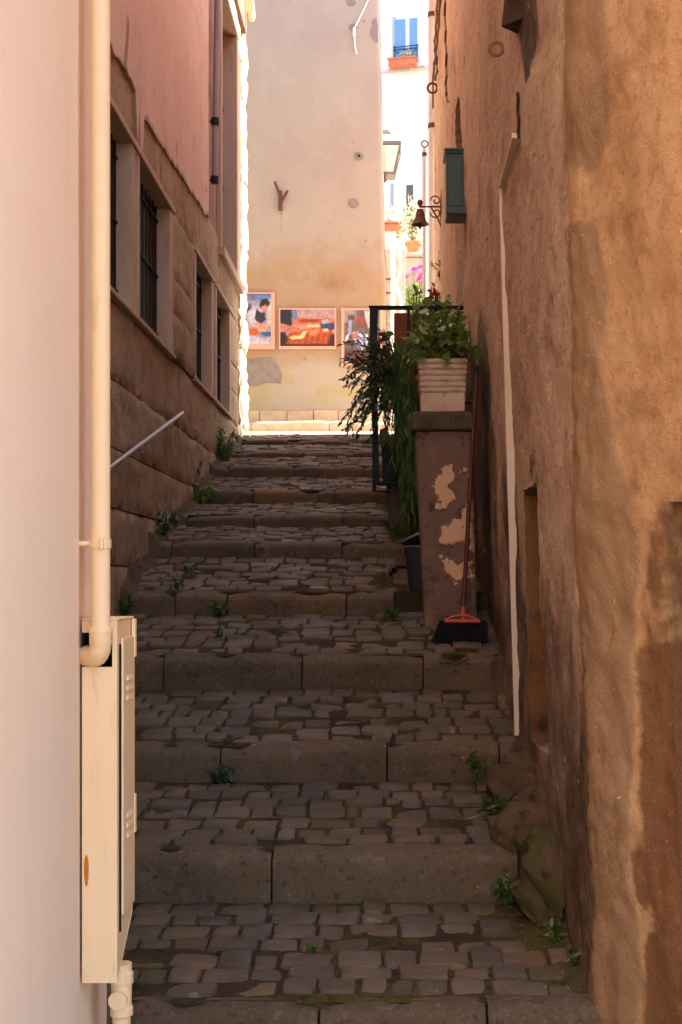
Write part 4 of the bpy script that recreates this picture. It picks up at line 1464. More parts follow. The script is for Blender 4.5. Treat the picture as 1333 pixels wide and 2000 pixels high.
# dark arching plant leaning over the railing
dk = thing('arching_pot_plant', at(745, 800, RD), 'dark spiky plant arching out to the left of the railing post', 'plant')
m = MB()
ms = MB()
for i in range(115):
    b0 = at(R.uniform(738, 785), R.uniform(690, 800), RD + R.uniform(-0.12, 0.1))
    ex = R.uniform(668, 770)
    q_ = (770 - ex) / 100
    e = at(ex, R.uniform(690, 860) if R.random() < 0.75 else R.uniform(640, 720), RD + R.uniform(-0.25, 0.15))
    mid = b0.lerp(e, 0.5) + Vector((0, 0, R.uniform(0.02, 0.10)))
    pts = [b0, b0.lerp(mid, 0.6) + Vector((0, 0, 0.02)), mid, mid.lerp(e, 0.6) + Vector((0, 0, 0.012)), e]
    ms.tube(pts, [0.003, 0.003, 0.0025, 0.002, 0.0015], 4)
    for j in range(13):
        t = 0.2 + 0.8 * j / 12
        s_ = t * 4
        k = min(3, int(s_))
        p = pts[k].lerp(pts[k + 1], s_ - k)
        d = (pts[k + 1] - pts[k]).normalized() * 0.9 + rvec() * 0.75
        add_leaf(m, leafS, leaf_matrix(p, d, R.uniform(-1, 1), R.uniform(0.55, 1.0)))
stuff(m.build('foliage', M['leaf_dark'], dk, smooth=180))
ms.build('stems', M['stem'], dk)
# a few large leaves
for (x, y, dx, dz, s) in ((770, 655, -1, 0.1, 0.9), (768, 668, -0.8, -0.5, 0.8), (752, 770, -0.3, -0.6, 0.7), (768, 765, 0.5, -0.5, 0.7), (745, 845, 0.2, -1, 0.9), (760, 850, 0.3, -0.9, 0.9), (752, 835, -0.2, -1, 0.8)):
    o = leafB.build('leaf', M['leaf_dark'] if y > 700 else M['leaf'], dk, smooth=180)
    o.matrix_basis = leaf_matrix(at(x, y, RD - 0.05), (dx, -0.4, dz), R.uniform(-0.4, 0.4), s)

# trailing curtain
tl = thing('trailing_plant', at(790, 650, RD - 0.05), 'long green trailing stems hanging like a curtain beside the pier', 'plant')
m = MB()
ms = MB()
for i in range(150):
    x = R.uniform(764, 818)
    y0_ = R.uniform(655, 720)
    y1_ = R.uniform(800, 1035) if x > 775 else R.uniform(760, 930)
    D = RD + R.uniform(-0.12, 0.06)
    p0, p1 = at(x + R.uniform(-4, 4), y0_, D), at(x + (800 - x) * 0.35 + R.uniform(-6, 6), y1_, D - 0.02)
    wob = R.uniform(-0.02, 0.02)
    pts = [p0.lerp(p1, t) + Vector((wob * math.sin(t * 5 + i), 0.012 * math.cos(t * 7 + i), 0)) for t in (0, .2, .4, .6, .8, 1)]
    ms.tube(pts, 0.0022, 4)
    nl = int((y1_ - y0_) / 14)
    for j in range(nl):
        t = (j + R.random()) / nl * 4.999
        k = int(t)
        p = pts[k].lerp(pts[k + 1], t - k)
        add_leaf(m, leafT, leaf_matrix(p, Vector((R.gauss(0, 0.25), R.gauss(0, 0.3) - 0.1, -1)), R.uniform(-1.5, 1.5), R.uniform(0.45, 1.0)))
stuff(m.build('foliage', M['leaf_trail'], tl, smooth=180))
stuff(ms.build('stems', M['leaf_trail'], tl))
trough = thing('railing_trough', at(790, 660, RD), 'dark trough behind the railing from which the long stems trail', 'planter')
t0 = at(770, 700, RD + 0.06)
MB().box(t0.x, 0.42, RD + 0.03, RD + 0.17, t0.z - 0.1, t0.z + 0.04).build('trough', M['bristle'], trough, bevel=0.008)
MB().box(t0.x + 0.05, t0.x + 0.09, RD + 0.06, RD + 0.14, 0.79, t0.z - 0.1).build('foot', M['bristle'], trough)
MB().box(0.33, 0.37, RD + 0.06, RD + 0.14, 0.79, t0.z - 0.1).build('foot', M['bristle'], trough)


# weeds along the stones
def weed(px_, py_, wpx, hpx, nl, label, D, mat='leaf_bright', proto=None, lift=0.0):
    c = at(px_, py_, D)
    g = gz(c.x, D)
    c = Vector((c.x, D, g + lift))
    t = thing('weed', c, label, 'weed', 'weeds growing in the joints')
    W_, H_ = wpx * D / FPX, hpx * D / FPX
    m = MB()
    ms = MB()
    for i in range(max(5, nl // 7)):
        tip = c + Vector((R.uniform(-0.5, 0.5) * W_, R.uniform(-0.4, 0.4) * W_, H_ * R.uniform(0.45, 1.0)))
        b = c + Vector((R.uniform(-0.2, 0.2) * W_, R.uniform(-0.2, 0.2) * W_, -0.01))
        ms.tube([b, b.lerp(tip, 0.5) + Vector((0, 0, 0.1 * H_)), tip], 0.0018, 4)
        for j in range(7):
            p = b.lerp(tip, R.uniform(0.3, 1.0)) + rvec() * W_ * 0.05
            add_leaf(m, proto or leafS, leaf_matrix(p, rvec(0.4) + Vector((0, -0.2, 0)), R.uniform(-1, 1), R.uniform(0.5, 1.1) * min(1.1, H_ / 0.12 + 0.25)))
    stuff(m.build('foliage', M['leaf_weed' if mat == 'leaf' else mat], t, smooth=180))
    ms.build('stems', M['stem'], t)


weed(437, 905, 62, 68, 260, 'large bright green weed clump against the stone base', 12.0)
weed(398, 975, 50, 45, 130, 'medium green weed at the foot of the stone base', 10.45)
weed(378, 960, 40, 50, 80, 'pale weed just above the medium clump at the wall foot', 10.7, 'leaf')
weed(322, 1075, 36, 50, 90, 'dark weed in the corner of wall and step', 8.9, 'leaf_dark')
weed(340, 1030, 30, 34, 50, 'low weed where the wall meets a higher step', 9.45, 'leaf')
weed(243, 1185, 26, 40, 50, 'small weed beside the tan stone block', 7.62, 'leaf')
weed(430, 1520, 34, 28, 50, 'little round-leaved weed under a kerb joint', 5.74, 'leaf_dark', leafA)
weed(430, 1200, 40, 30, 60, 'sprig of weed at the kerb below the wet cobbles', 7.63, 'leaf')
weed(935, 1495, 34, 36, 60, 'weed sprouting from the kerb face next to the mossy rock', 5.7, 'leaf', None, 0.05)
weed(990, 1730, 28, 52, 60, 'upright weed between kerb end and mossy rock', 4.77, 'leaf')
weed(1085, 1790, 36, 36, 60, 'low weed under the near end of the mossy rock', 4.42, 'leaf')
weed(775, 1000, 30, 30, 60, 'green tuft on the step beside the trailing stems', 8.75, 'leaf')
weed(760, 1180, 40, 30, 50, 'moss-like tuft by the bucket', 7.55, 'leaf')
weed(370, 1120, 40, 24, 40, 'thin weed among cobbles near the stone base', 8.1, 'leaf')
weed(350, 1170, 44, 20, 40, 'flat weed behind the tan stone block', 7.8, 'leaf')
weed(428, 1250, 26, 24, 30, 'tiny weed between cobbles of the tread', 7.1, 'leaf')
weed(975, 1570, 60, 40, 90, 'grassy tuft against the mossy rock', 5.2, 'leaf', leafT)
weed(610, 1810, 26, 16, 20, 'tiny weed in the joint of the nearest cobbles', 4.3, 'leaf')
weed(1120, 1880, 26, 30, 40, 'weed at the foot of the ochre wall corner', 4.18, 'leaf')

# ------------------------------------------------------------------ rock by the right wall
m = MB()


def rockp(u, v):
    D = lerp(4.52, 5.62, u)
    end = math.sin(math.pi * min(1, max(0, u))) ** 0.35 if u < 0.5 else 1
    end = min(1, (u / 0.12)) ** 0.5 if u < 0.12 else (min(1, (1 - u) / 0.10 + 0.25) ** 0.5)
    half = lerp(0.155, 0.165, u) * (0.35 + 0.65 * end)
    ztop = lerp(-0.90, -0.66, u) - 0.16 * (1 - end) + 0.05 * fn(D, 0, 0, 3.5)
    g = gz(0.45, D)
    base_ = min(g, lerp(-1.13, -0.82, u)) - 0.08
    a = lerp(0, math.pi, v)
    x = 0.60 - half * math.cos(a - math.pi) * -1 * 0 + (0.60 - 0.60)
    x = 0.61 - half * (1 + 0.0) * math.sin(a) ** 0.7 if v < 0.5 else 0.61 - half * math.sin(a) ** 0.7
    z = base_ + (ztop - base_) * (1 - math.cos(a)) / 2
    n_ = 0.05 * (abs(fn(D, z, x, 3.6, 3)) * 2 - 0.5) + 0.02 * fn(D, z, x, 11, 4) + 0.012 * abs(fn(D, z, x, 26, 3))
    sl = math.sin(a)
    return (x - n_ * (0.4 + sl), D + 0.02 * fn(D, z, 5, 6) - 0.03 * (1 - end) * 0, z + n_ * 0.7)


m.grid(rockp, 90, 50)
tag(m.build('mossy_rock', M['rock'], smooth=180), 'long lumpy mossy rock at the foot of the right wall', 'rock')

# rough footing that closes the joint between steps and wall
m = MB()
m.grid(lambda u, v: (lerp(0.50, 0.70, v) + 0.02 * fn(u * 30, v, 1, 1), lerp(3.9, 9.0, u), gz(0.6, lerp(3.9, 9.0, u)) - 0.02 + v * 0.08 + 0.02 * fn(u * 40, v * 3, 7, 1)), 200, 8)
stuff(m.build('footing', M['rock'], stepped_path, smooth=180))
m = MB()
m.grid(lambda u, v: (LWX - 0.04 + 0.12 * (1 - v) + 0.03 * fn(u * 40, v, 1, 1), lerp(6.4, 13.6, u), gz(-1.4, lerp(6.4, 13.6, u)) - 0.02 + v * 0.10 + 0.02 * fn(u * 50, v * 3, 7, 1)), 240, 8)
stuff(m.build('footing', M['rock'], stepped_path, smooth=180))

m = MB()
cols = []
for i in range(700):
    q = R.random()
    D = R.uniform(3.9, 9.0)
    x = 0.56 - abs(R.gauss(0, 0.10)) if q < 0.55 else (R.uniform(-1.4, 0.5) if q < 0.85 else LWX + 0.06 + abs(R.gauss(0, 0.06)))
    if x < left_edge(D) + 0.03:
        continue
    r_ = R.uniform(0.002, 0.007)
    z = gz(x, D) + 0.004
    rr3 = [Vector((R.uniform(-1, 1), R.uniform(-1, 1), R.uniform(0.1, 1))) * r_ for _ in range(3)]
    m.add([Vector((x, D, z)) + Vector(p) for p in ((-r_, -r_, 0), (r_, -r_ * .6, 0), (r_ * .4, r_, 0))] + [Vector((x, D, z)) + Vector((rr3[0].x * .4, rr3[0].y * .4, r_ * R.uniform(0.3, 1.2)))],
          [(0, 1, 3), (1, 2, 3), (2, 0, 3)])
    t = R.uniform(0.8, 2.6)
    cols += [(t, t * 0.86, t * 0.66)] * 4
me = m.mesh('grit')
setcol(me, cols)
stuff(link('grit', me, M['cobble'], stepped_path))

# ------------------------------------------------------------------ broom and bucket
BRD = 7.0
br = thing('broom', at(898, 1250, BRD), 'broom with red head and black bristles leaning against the pier', 'broom')
b0, b1 = at(843, 1250, BRD), at(953, 1215, BRD)
zf = gz(0.35, BRD) + 0.002
b0.z = zf
head = at(905, 1222, BRD)
m = MB()
xs0, xs1 = b0.x, b1.x
hz_ = at(0, 1212, BRD).z
nb = 40
for i in range(nb):
    for j in range(5):
        u = (i + R.random()) / nb
        xb = lerp(xs0, xs1, u)
        xt = lerp(xs0 + 0.045, xs1 - 0.004, u)
        yb_ = BRD - 0.03 + 0.02 * j + R.uniform(-0.008, 0.008)
        m.tube([(xb + R.uniform(-.004, .004), yb_, zf + R.uniform(0, 0.006)), (xt, BRD + 0.004 * (j - 2), hz_)], 0.0042, 4)
m.build('bristles', M['bristle'], br)
h0_, h1_ = at(868, 1217, BRD), at(938, 1217, BRD)
m = MB()
m.box(h0_.x, h1_.x, BRD - 0.026, BRD + 0.024, hz_ - 0.012, hz_ + 0.006)
m.build('head', M['broom_red'], br, bevel=0.006)
m = MB()
pts = [(lerp(h0_.x + 0.008, h1_.x - 0.008, t), BRD - 0.004, hz_ + 0.004 + 0.024 * math.sin(math.pi * t)) for t in [i / 12 for i in range(13)]]
m.tube(pts, 0.0055, 8)
m.build('head_arch', M['broom_red'], br, smooth=60)
sk0, sk1 = at(904, 1214, BRD), at(906, 1176, BRD + 0.03)
MB().tube([sk0, sk1], [0.013, 0.0115], 12).build('socket', M['broom_red'], br, smooth=60)
tp_ = at(931, 732, BRD + 0.268)
MB().tube([sk1.lerp(sk0, 0.3), tp_], 0.0115, 12).build('handle', M['broom_stick'], br, smooth=60)
MB().tube([tp_, tp_ + (tp_ - sk1).normalized() * 0.05], [0.0125, 0.010], 12).build('grip_cap', M['bristle'], br, smooth=60)

bk = thing('bucket', (0.17, 7.86, -0.13), 'dark grey bucket with its grey lid tipped on top behind the pier', 'bucket')
bc = Vector((0.215, 7.9, gz(0.2, 7.9) - 0.005))
bh = (VY - 1068) * 7.9 / FPX - bc.z
MB().lathe([(0.085, 0.0), (0.09, 0.004), (0.12, bh - 0.05), (0.126, bh - 0.05), (0.127, bh - 0.004), (0.130, bh), (0.122, bh), (0.116, bh - 0.02), (0.085, 0.02)], bc, 28).build('body', M['bucket'], bk, smooth=40)
MB().torus((bc.x, bc.y, bc.z + bh), 0.128, 0.005, Matrix.Identity(3), 28).build('rim', M['lid'], bk, smooth=180)
lidm = Matrix.Translation((bc.x - 0.01, bc.y, bc.z + bh + 0.045)) @ Matrix.Rotation(math.radians(-14), 4, 'Y') @ Matrix.Rotation(math.radians(-12), 4, 'X')
m = MB().lathe([(0.13, 0.0), (0.133, 0.006), (0.12, 0.014), (0.05, 0.02), (0.01, 0.022)], (0, 0, 0), 28)
m.v = [tuple(lidm @ Vector(p)) for p in m.v]
m.build('lid', M['lid'], bk, smooth=50)
m = MB().tube([lidm @ Vector((0.03, 0, 0.02)), lidm @ Vector((0.035, 0, 0.045)), lidm @ Vector((-0.03, 0, 0.045)), lidm @ Vector((-0.03, 0, 0.02))], 0.006, 8)
m.build('lid_handle', M['lid'], bk, smooth=60)

# ------------------------------------------------------------------ far corner house with posters
FD = 17.0
fh = thing('corner_house', (-1.5, FD, 2.0), 'tall pale stained plaster house facing the top of the steps', 'house')
FXR = at(755, 0, FD).x


def far_x_edge(z):
    return lerp(at(755, 600, FD).x, at(742, 0, FD).x, (z - 3.46) / 3.85)


m = MB()
NX, NZ = 90, 150


def farp(u, v):
    z = lerp(1.7, 11.5, v)
    xr_ = far_x_edge(z) + 0.008 * fn(z, 1, 1, 2.5)
    x = lerp(-7, xr_, u ** 0.45)
    return (x, FD + 0.012 * fn(x, z, 0, 0.9) + (0.02 * sstep(0.99, 1, u)), z)


m.grid(farp, NX, NZ)
me = m.mesh('wall')
wear_tone = []
for p in m.v:
    px_, py_ = topx(p)
    r = sstep(380, 560, py_) * sstep(760, 690, py_)
    r = max(r * 0.75, 0.5 * max(0, 1 - abs(px_ - 548) / 12) * sstep(410, 420, py_) * sstep(540, 470, py_))
    g = sstep(690, 740, py_)
    b = 0.75 * max(0, 1 - math.hypot((px_ - 640) / 130, (py_ - 555) / 50))
    b = max(b, 0.5 * sstep(790, 803, py_), 0.9 * max(0, 1 - abs(px_ - 548) / 7) * sstep(408, 416, py_) * sstep(480, 425, py_))
    wear_tone.append((r, g, b))
setcol(me, wear_tone, 'wear_tone')
link('wall', me, M['far_wall'], fh, smooth=180)
m = MB()
m.grid(lambda u, v: (far_x_edge(lerp(1.7, 11.5, v)) + 0.006 * fn(v * 20, 2, u, 1), lerp(FD + 0.02, 22, u), lerp(1.7, 11.5, v)), 4, 60)
m.build('side_wall', M['facade'], fh, smooth=180)
m = MB()
m.box(-7, FXR - 0.15, FD + 0.1, 22, 1.5, 11.4)
m.build('core', M['far_wall'], fh)


def patch(name, poly, mat, off=0.008, par=None):
    m = MB()
    pv = []
    N_ = len(poly)
    fine = []
    for i in range(N_):
        a, b = poly[i], poly[(i + 1) % N_]
        for k in range(5):
            t = k / 5
            j = 1.6 * fn(a[0] + t * 9, a[1] + i, k, 1.7)
            fine.append((lerp(a[0], b[0], t) + j, lerp(a[1], b[1], t) + j))
    for (x, y) in fine:
        p = at(x, y, FD - off)
        pv.append((p.x, FD - off, p.z))
    n = len(pv)
    back = [(p[0], FD + 0.02, p[2]) for p in pv]
    m.add(pv + back, [tuple(range(n))] + [(i, i + n, (i + 1) % n + n, (i + 1) % n) for i in range(n)])
    return m.build(name, mat, par or fh)


patch('cement_patch', [(478, 702), (530, 698), (545, 715), (552, 735), (548, 748), (520, 747), (500, 752), (478, 752)], M['cement'])
patch('broken_plaster', [(726, 40), (736, 34), (739, 60), (738, 84), (730, 80), (722, 68), (725, 55)], M['cement'])
for (x, y, r_) in ((690, 52, 8), (686, 4, 9), (701, 305, 10), (690, 396, 11)):
    poly = [(x + r_ * math.cos(a) * R.uniform(0.8, 1.1), y + r_ * 0.85 * math.sin(a) * R.uniform(0.8, 1.1)) for a in [i * math.pi / 5 for i in range(10)]]
    pm = patch('repair_patch', poly, M['cement'], 0.012)
    c = at(x + 1, y, FD)
    if y == 305:
        MB().tube([(c.x, FD - 0.022, c.z), (c.x, FD - 0.01, c.z)], 0.016, 10).build('anchor_hole', M['black'], pm)
for (x, y) in ((690, 278), (712, 42), (715, 470), (595, 702)):
    c = at(x, y, FD)
    MB().tube([(c.x, FD - 0.012, c.z), (c.x, FD + 0.02, c.z)], 0.012, 8).build('wall_plug', M['cement'], fh)
# plinth slabs and the sunlit kerb in front of it
xx = -4.2
while xx < FXR - 0.05:
    w = R.uniform(0.22, 0.5)
    x1 = min(xx + w, FXR - 0.01)
    MB().box(xx + 0.004, x1 - 0.004, FD - 0.05 + R.uniform(-.006, .006), FD + 0.02, 1.8, at(0, 803, FD).z + R.uniform(-0.008, 0.006)).build('plinth_slab', M['quoin'], fh, bevel=0.008)
    xx += w
up = bpy.data.objects['upper_street']
KD = 16.35
for x0, x1 in ((-4.0, -2.9), (-2.9, -1.66), (-1.66, -0.72), (-0.72, 0.35), (0.35, 1.4)):
    o = kerb('kerb_stone', x0, x1, KD, 1.955, 1.80, 1.985, 0.4, False, up, M['quoin'], rr=0.05, jag=0.012)
MB().box(-4.2, 1.4, KD + 0.3, FD + 0.05, 1.7, 1.975).build('pavement', M['street'], up)

# posters
def poster(name, x0, y0, x1, y1, m_l, m_t, m_r, m_b, colfn, label, tilt=0):
    p0, p1 = at(x0, y1, FD - 0.03), at(x1, y0, FD - 0.03)
    t = thing(name, (p0.x, FD - 0.03, p0.z), label, 'poster', 'photo boards on the far wall')
    MB().box(p0.x, p1.x, FD - 0.035, FD - 0.008, p0.z, p1.z).build('board', M['poster_frame'], t, bevel=0.003)
    q0, q1 = at(x0 + m_l, y1 - m_b, FD - 0.03), at(x1 - m_r, y0 + m_t, FD - 0.03)
    NU, NV = 72, 72
    m = MB()
    m.grid(lambda u, v: (lerp(q0.x, q1.x, u), FD - 0.0375, lerp(q0.z, q1.z, v)), NU, NV)
    me = m.mesh('print')
    def shade(u, v):
        wu, wv = u + 0.012 * fn(u, v, 3, 7), v + 0.012 * fn(u, v, 8, 7)
        g = 1 + 0.16 * fn(u, v, 1, 26) + 0.14 * fn(u, v, 6, 9)
        return [max(0, min(255, c * g * 0.86)) for c in colfn(wu, wv)]
    setcol(me, [lin(*shade(i / NU, 1 - j / NV)) for i in range(NU + 1) for j in range(NV + 1)])
    link('print', me, M['print'], t)
    for cx_, cz_ in ((p0.x + 0.012, p0.z + 0.012), (p1.x - 0.012, p0.z + 0.012), (p0.x + 0.012, p1.z - 0.012), (p1.x - 0.012, p1.z - 0.012)):
        MB().tube([(cx_, FD - 0.039, cz_), (cx_, FD - 0.034, cz_)], 0.006, 8).build('screw', M['white_paint'], t)
    return t


def blob(c, col, u, v, cx, cy, rx, ry, rot=0, soft=0.25):
    du, dv = u - cx, v - cy
    a = math.radians(rot)
    x, y = (du * math.cos(a) + dv * math.sin(a)) / rx, (-du * math.sin(a) + dv * math.cos(a)) / ry
    d = math.hypot(x, y)
    k = sstep(1 + soft, 1 - soft, d)
    return tuple(lerp(c[i], col[i], k) for i in range(3))


def rect(c, col, u, v, a0, b0, a1, b1, s=0.015):
    k = sstep(a0 - s, a0 + s, u) * sstep(a1 + s, a1 - s, u) * sstep(b0 - s, b0 + s, v) * sstep(b1 + s, b1 - s, v)
    return tuple(lerp(c[i], col[i], k) for i in range(3))


def ply(c, col, u, v, pts, w=0.018):
    k = softpoly(pts, u, v, w)
    return tuple(lerp(c[i], col[i], k) for i in range(3)) if k > 0 else c


def poster_cook(u, v):
    c = (176, 164, 186)
    c = rect(c, (112, 116, 156), u, v, -0.1, -0.1, 1.1, 0.14, 0.06)
    c = rect(c, (96, 142, 206), u, v, 0.55, 0.03, 1.1, 0.11, 0.04)
    c = rect(c, (90, 78, 98), u, v, 0.1, 0.2, 0.46, 0.36, 0.05)
    c = rect(c, (206, 196, 206), u, v, 0.9, 0.1, 1.1, 0.6, 0.05)
    c = ply(c, (206, 210, 228), u, v, [(.38, .34), (.62, .24), (.76, .36), (.66, .44), (.54, .50), (.66, .62), (.50, .66), (.36, .50)])
    c = ply(c, (46, 46, 70), u, v, [(.60, .29), (.66, .34), (.76, .38), (.82, .36), (.86, .52), (.70, .60), (.56, .50)])
    c = ply(c, (214, 142, 120), u, v, [(.73, .25), (.80, .20), (.91, .24), (.90, .33), (.82, .37), (.74, .34)])
    c = ply(c, (36, 30, 40), u, v, [(.68, .20), (.76, .11), (.90, .10), (.97, .18), (.93, .25), (.84, .21), (.76, .24), (.72, .29)])
    c = ply(c, (220, 156, 138), u, v, [(.50, .60), (.62, .56), (.84, .62), (.92, .56), (.95, .62), (.82, .71), (.62, .68)])
    c = rect(c, (206, 136, 104), u, v, -0.1, 0.68, 0.66, 0.8, 0.03)
    c = ply(c, (208, 92, 52), u, v, [(.30, .72), (.62, .70), (.68, .76), (.60, .82), (.34, .83)])
    c = ply(c, (196, 186, 130), u, v, [(.66, .70), (.96, .70), (1.0, .76), (.7, .77)])
    c = ply(c, (66, 92, 146), u, v, [(.70, .77), (1.05, .76), (1.0, .85), (.80, .86)])
    c = ply(c, (204, 202, 226), u, v, [(.1, .88), (.55, .83), (.92, .94), (.95, 1.1), (.1, 1.1)])
    return c


def poster_worker(u, v):
    c = (112, 98, 100)
    c = rect(c, (172, 156, 152), u, v, -0.1, -0.1, 0.34, 0.24, 0.06)
    c = rect(c, (88, 72, 74), u, v, 0.1, 0.1, 0.3, 0.2, 0.04)
    c = ply(c, (150, 84, 74), u, v, [(.32, .16), (.46, .08), (.60, .12), (.62, .26), (.44, .32), (.34, .26)])
    c = ply(c, (214, 210, 220), u, v, [(.56, .02), (.76, .0), (.92, .12), (.86, .36), (.66, .34), (.60, .16)])
    c = ply(c, (160, 172, 224), u, v, [(.13, .20), (.21, .18), (.20, .46), (.10, .52)])
    c = ply(c, (232, 232, 244), u, v, [(.05, .50), (.12, .46), (.12, .56), (.02, .62)])
    c = ply(c, (192, 186, 212), u, v, [(.20, .44), (.40, .40), (.62, .48), (.70, .66), (.58, .80), (.40, .68), (.26, .60)])
    for k in range(4):
        x0 = .34 + k * .09
        c = ply(c, ((108, 122, 196), (238, 238, 250))[k % 2], u, v, [(x0, .48), (x0 + .05, .47), (x0 + .10, .76), (x0 + .05, .78)], 0.012)
    c = ply(c, (198, 118, 104), u, v, [(.22, .46), (.36, .42), (.36, .52), (.24, .58)])
    c = rect(c, (92, 62, 62), u, v, -0.1, 0.78, 1.1, 1.1, 0.06)
    c = ply(c, (170, 78, 44), u, v, [(.30, .90), (.78, .88), (.72, .97), (.36, .97)])
    return c


def poster_dough(u, v):
    c = (190, 158, 158)
    c = rect(c, (206, 112, 78), u, v, 0.25, 0.24, 1.1, 0.42, 0.02)
    c = rect(c, (168, 70, 30), u, v, 0.36, 0.27, 0.78, 0.35, 0.015)
    c = ply(c, (190, 84, 38), u, v, [(.05, .78), (.24, .58), (.6, .46), (.95, .5), (1.0, .76), (.9, .96), (.1, .98)])
    if v > 0.5:
        k = 0.5 + 0.5 * math.sin(u * 60 + v * 9)
        c = tuple(q * (0.86 + 0.2 * k) for q in c)
    c = ply(c, (232, 142, 92), u, v, [(.52, .56), (.72, .52), (.74, .62), (.56, .74)], 0.05)
    c = ply(c, (36, 38, 50), u, v, [(-.1, -.1), (.2, -.1), (.24, .18), (.2, .46), (-.1, .44)])
    c = ply(c, (112, 132, 178), u, v, [(.19, -.1), (.28, -.1), (.32, .22), (.26, .36), (.22, .2)])
    c = ply(c, (204, 122, 96), u, v, [(.20, .22), (.25, .22), (.32, .48), (.26, .52)])
    c = ply(c, (206, 124, 106), u, v, [(-.1, .36), (.04, .38), (.30, .50), (.44, .48), (.52, .54), (.36, .60), (.16, .60), (-.1, .50)])
    c = ply(c, (226, 154, 130), u, v, [(.30, .44), (.44, .46), (.55, .50), (.52, .55), (.36, .52)])
    c = ply(c, (242, 216, 160), u, v, [(.16, .76), (.26, .70), (.36, .72), (.42, .60), (.52, .58), (.46, .70), (.42, .80), (.22, .82)])
    c = ply(c, (230, 208, 172), u, v, [(.48, .42), (.72, .40), (.72, .48), (.52, .50)])
    c = ply(c, (50, 78, 124), u, v, [(.72, .38), (1.1, .34), (1.1, .50), (.92, .56), (.76, .50)])
    c = ply(c, (182, 192, 214), u, v, [(.76, .30), (.86, .26), (.92, .36), (.78, .40)])
    c = ply(c, (236, 218, 190), u, v, [(.78, .54), (.86, .51), (.90, .58), (.80, .62)])
    c = ply(c, (40, 26, 34), u, v, [(-.1, .6), (.08, .62), (.14, .8), (.06, 1.1), (-.1, 1.1)], 0.04)
    c = ply(c, (58, 36, 50), u, v, [(.94, .7), (1.1, .6), (1.1, 1.1), (.84, 1.1)], 0.04)
    c = rect(c, (54, 26, 28), u, v, -0.1, 0.95, 1.1, 1.1, 0.03)
    return c


poster('poster', 452, 571, 537, 682, 6, 3, 7, 10, poster_cook, 'upright photo board of a person in an apron at a kitchen table')
poster('poster', 545, 602, 657, 682, 3, 3, 3, 6, poster_dough, 'wide photo board of hands shaping dough on an orange table')
poster('poster', 667, 602, 748, 715, 6, 4, 6, 9, poster_worker, 'upright photo board of a busy worker partly behind the railing post')

# forked iron on the wall
fk = thing('forked_iron', at(548, 395, FD), 'forked rusty iron bracket fixed to the pale far wall', 'bracket')
c = at(548, 395, FD - 0.02)
za, zb2 = at(0, 412, FD).z, at(0, 374, FD).z
MB().box(c.x - 0.024, c.x + 0.024, FD - 0.05, FD + 0.01, za, zb2).build('bar', M['rusty_iron'], fk, bevel=0.005)
for (x0, y0, x1, y1) in ((546, 378, 538, 358), (550, 394, 563, 376)):
    a, b = at(x0, y0, FD - 0.02), at(x1, y1, FD - 0.02)
    MB().tube([a + Vector((0, 0.0, 0)), b + Vector((0, -0.08, 0))], 0.017, 8).build('prong', M['rusty_iron'], fk)
# dangling cable
pts = [at(*q, FD - 0.03) for q in ((724, -10), (708, 25), (693, 55), (692, 62), (694, 90), (697, 106))]
dc = thing('dangling_cable', pts[3], 'white cable dangling from a patch high on the far wall', 'cable')
MB().tube(pts, 0.010, 6).build('cable', M['white_cable'], dc, smooth=60)
c = at(692, 62, FD - 0.03)
MB().tube([c + Vector((0, 0, 0.05)), c - Vector((0, 0, 0.06))], 0.017, 8).build('connector', M['white_cable'], dc, smooth=60)
MB().tube([at(692, 58, FD - 0.03), at(692, 58, FD + 0.01)], 0.008, 8).build('nail', M['iron'], dc)

# ------------------------------------------------------------------ background: white house, garden steps, lantern
BGD = 30.0
bh_ = thing('white_house', (1.0, BGD, 3.0), 'bright white house seen through the gap beside the far wall', 'house')
rot = Matrix.Translation((0.3, BGD, 0)) @ Matrix.Rotation(math.radians(-14), 4, 'Z')
MB().box(-3.0, 6.0, 0.0, 6.0, 2.6, 16.0, rot).build('wall', M['facade'], bh_)


def onface(px_, py_):             # point of the white facade seen at a pixel
    dx, dz = (px_ - VX) / FPX, (VY - py_) / FPX
    n = (rot.to_3x3() @ Vector((0, -1, 0)))
    o = rot @ Vector((0, 0, 0))
    t = n.dot(o) / n.dot(Vector((dx, 1, dz)))
    p = Vector((dx, 1, dz)) * t
    return rot.inverted() @ p


def fwin(x0, y0, x1, y1, pane_l, pane_r, split):
    a, b = onface(x0, y1), onface(x1, y0)
    w = MB().box(a.x - 0.07, b.x + 0.07, -0.03, 0.05, a.z - 0.07, b.z + 0.07, rot).build('window', M['white_paint'], bh_, bevel=0.01)
    mid = lerp(a.x, b.x, split)
    MB().box(a.x, mid - 0.05, -0.042, 0.0, a.z, b.z, rot).build('pane', pane_l, w)
    MB().box(mid + 0.05, b.x, -0.042, 0.0, a.z, b.z, rot).build('pane', pane_r, w)
    MB().box(a.x - 0.065, a.x - 0.005, -0.05, 0.0, a.z - 0.05, b.z + 0.06, rot).build('frame_edge', M['frame_sky'], w)
    MB().box(mid - 0.045, mid + 0.045, -0.052, 0.0, a.z, b.z, rot).build('mullion', M['white_paint'], w, bevel=0.01)
    MB().box(a.x - 0.16, b.x + 0.16, -0.12, 0.0, a.z - 0.13, a.z - 0.075, rot).build('sill', M['white_paint'], w)
    return a, b


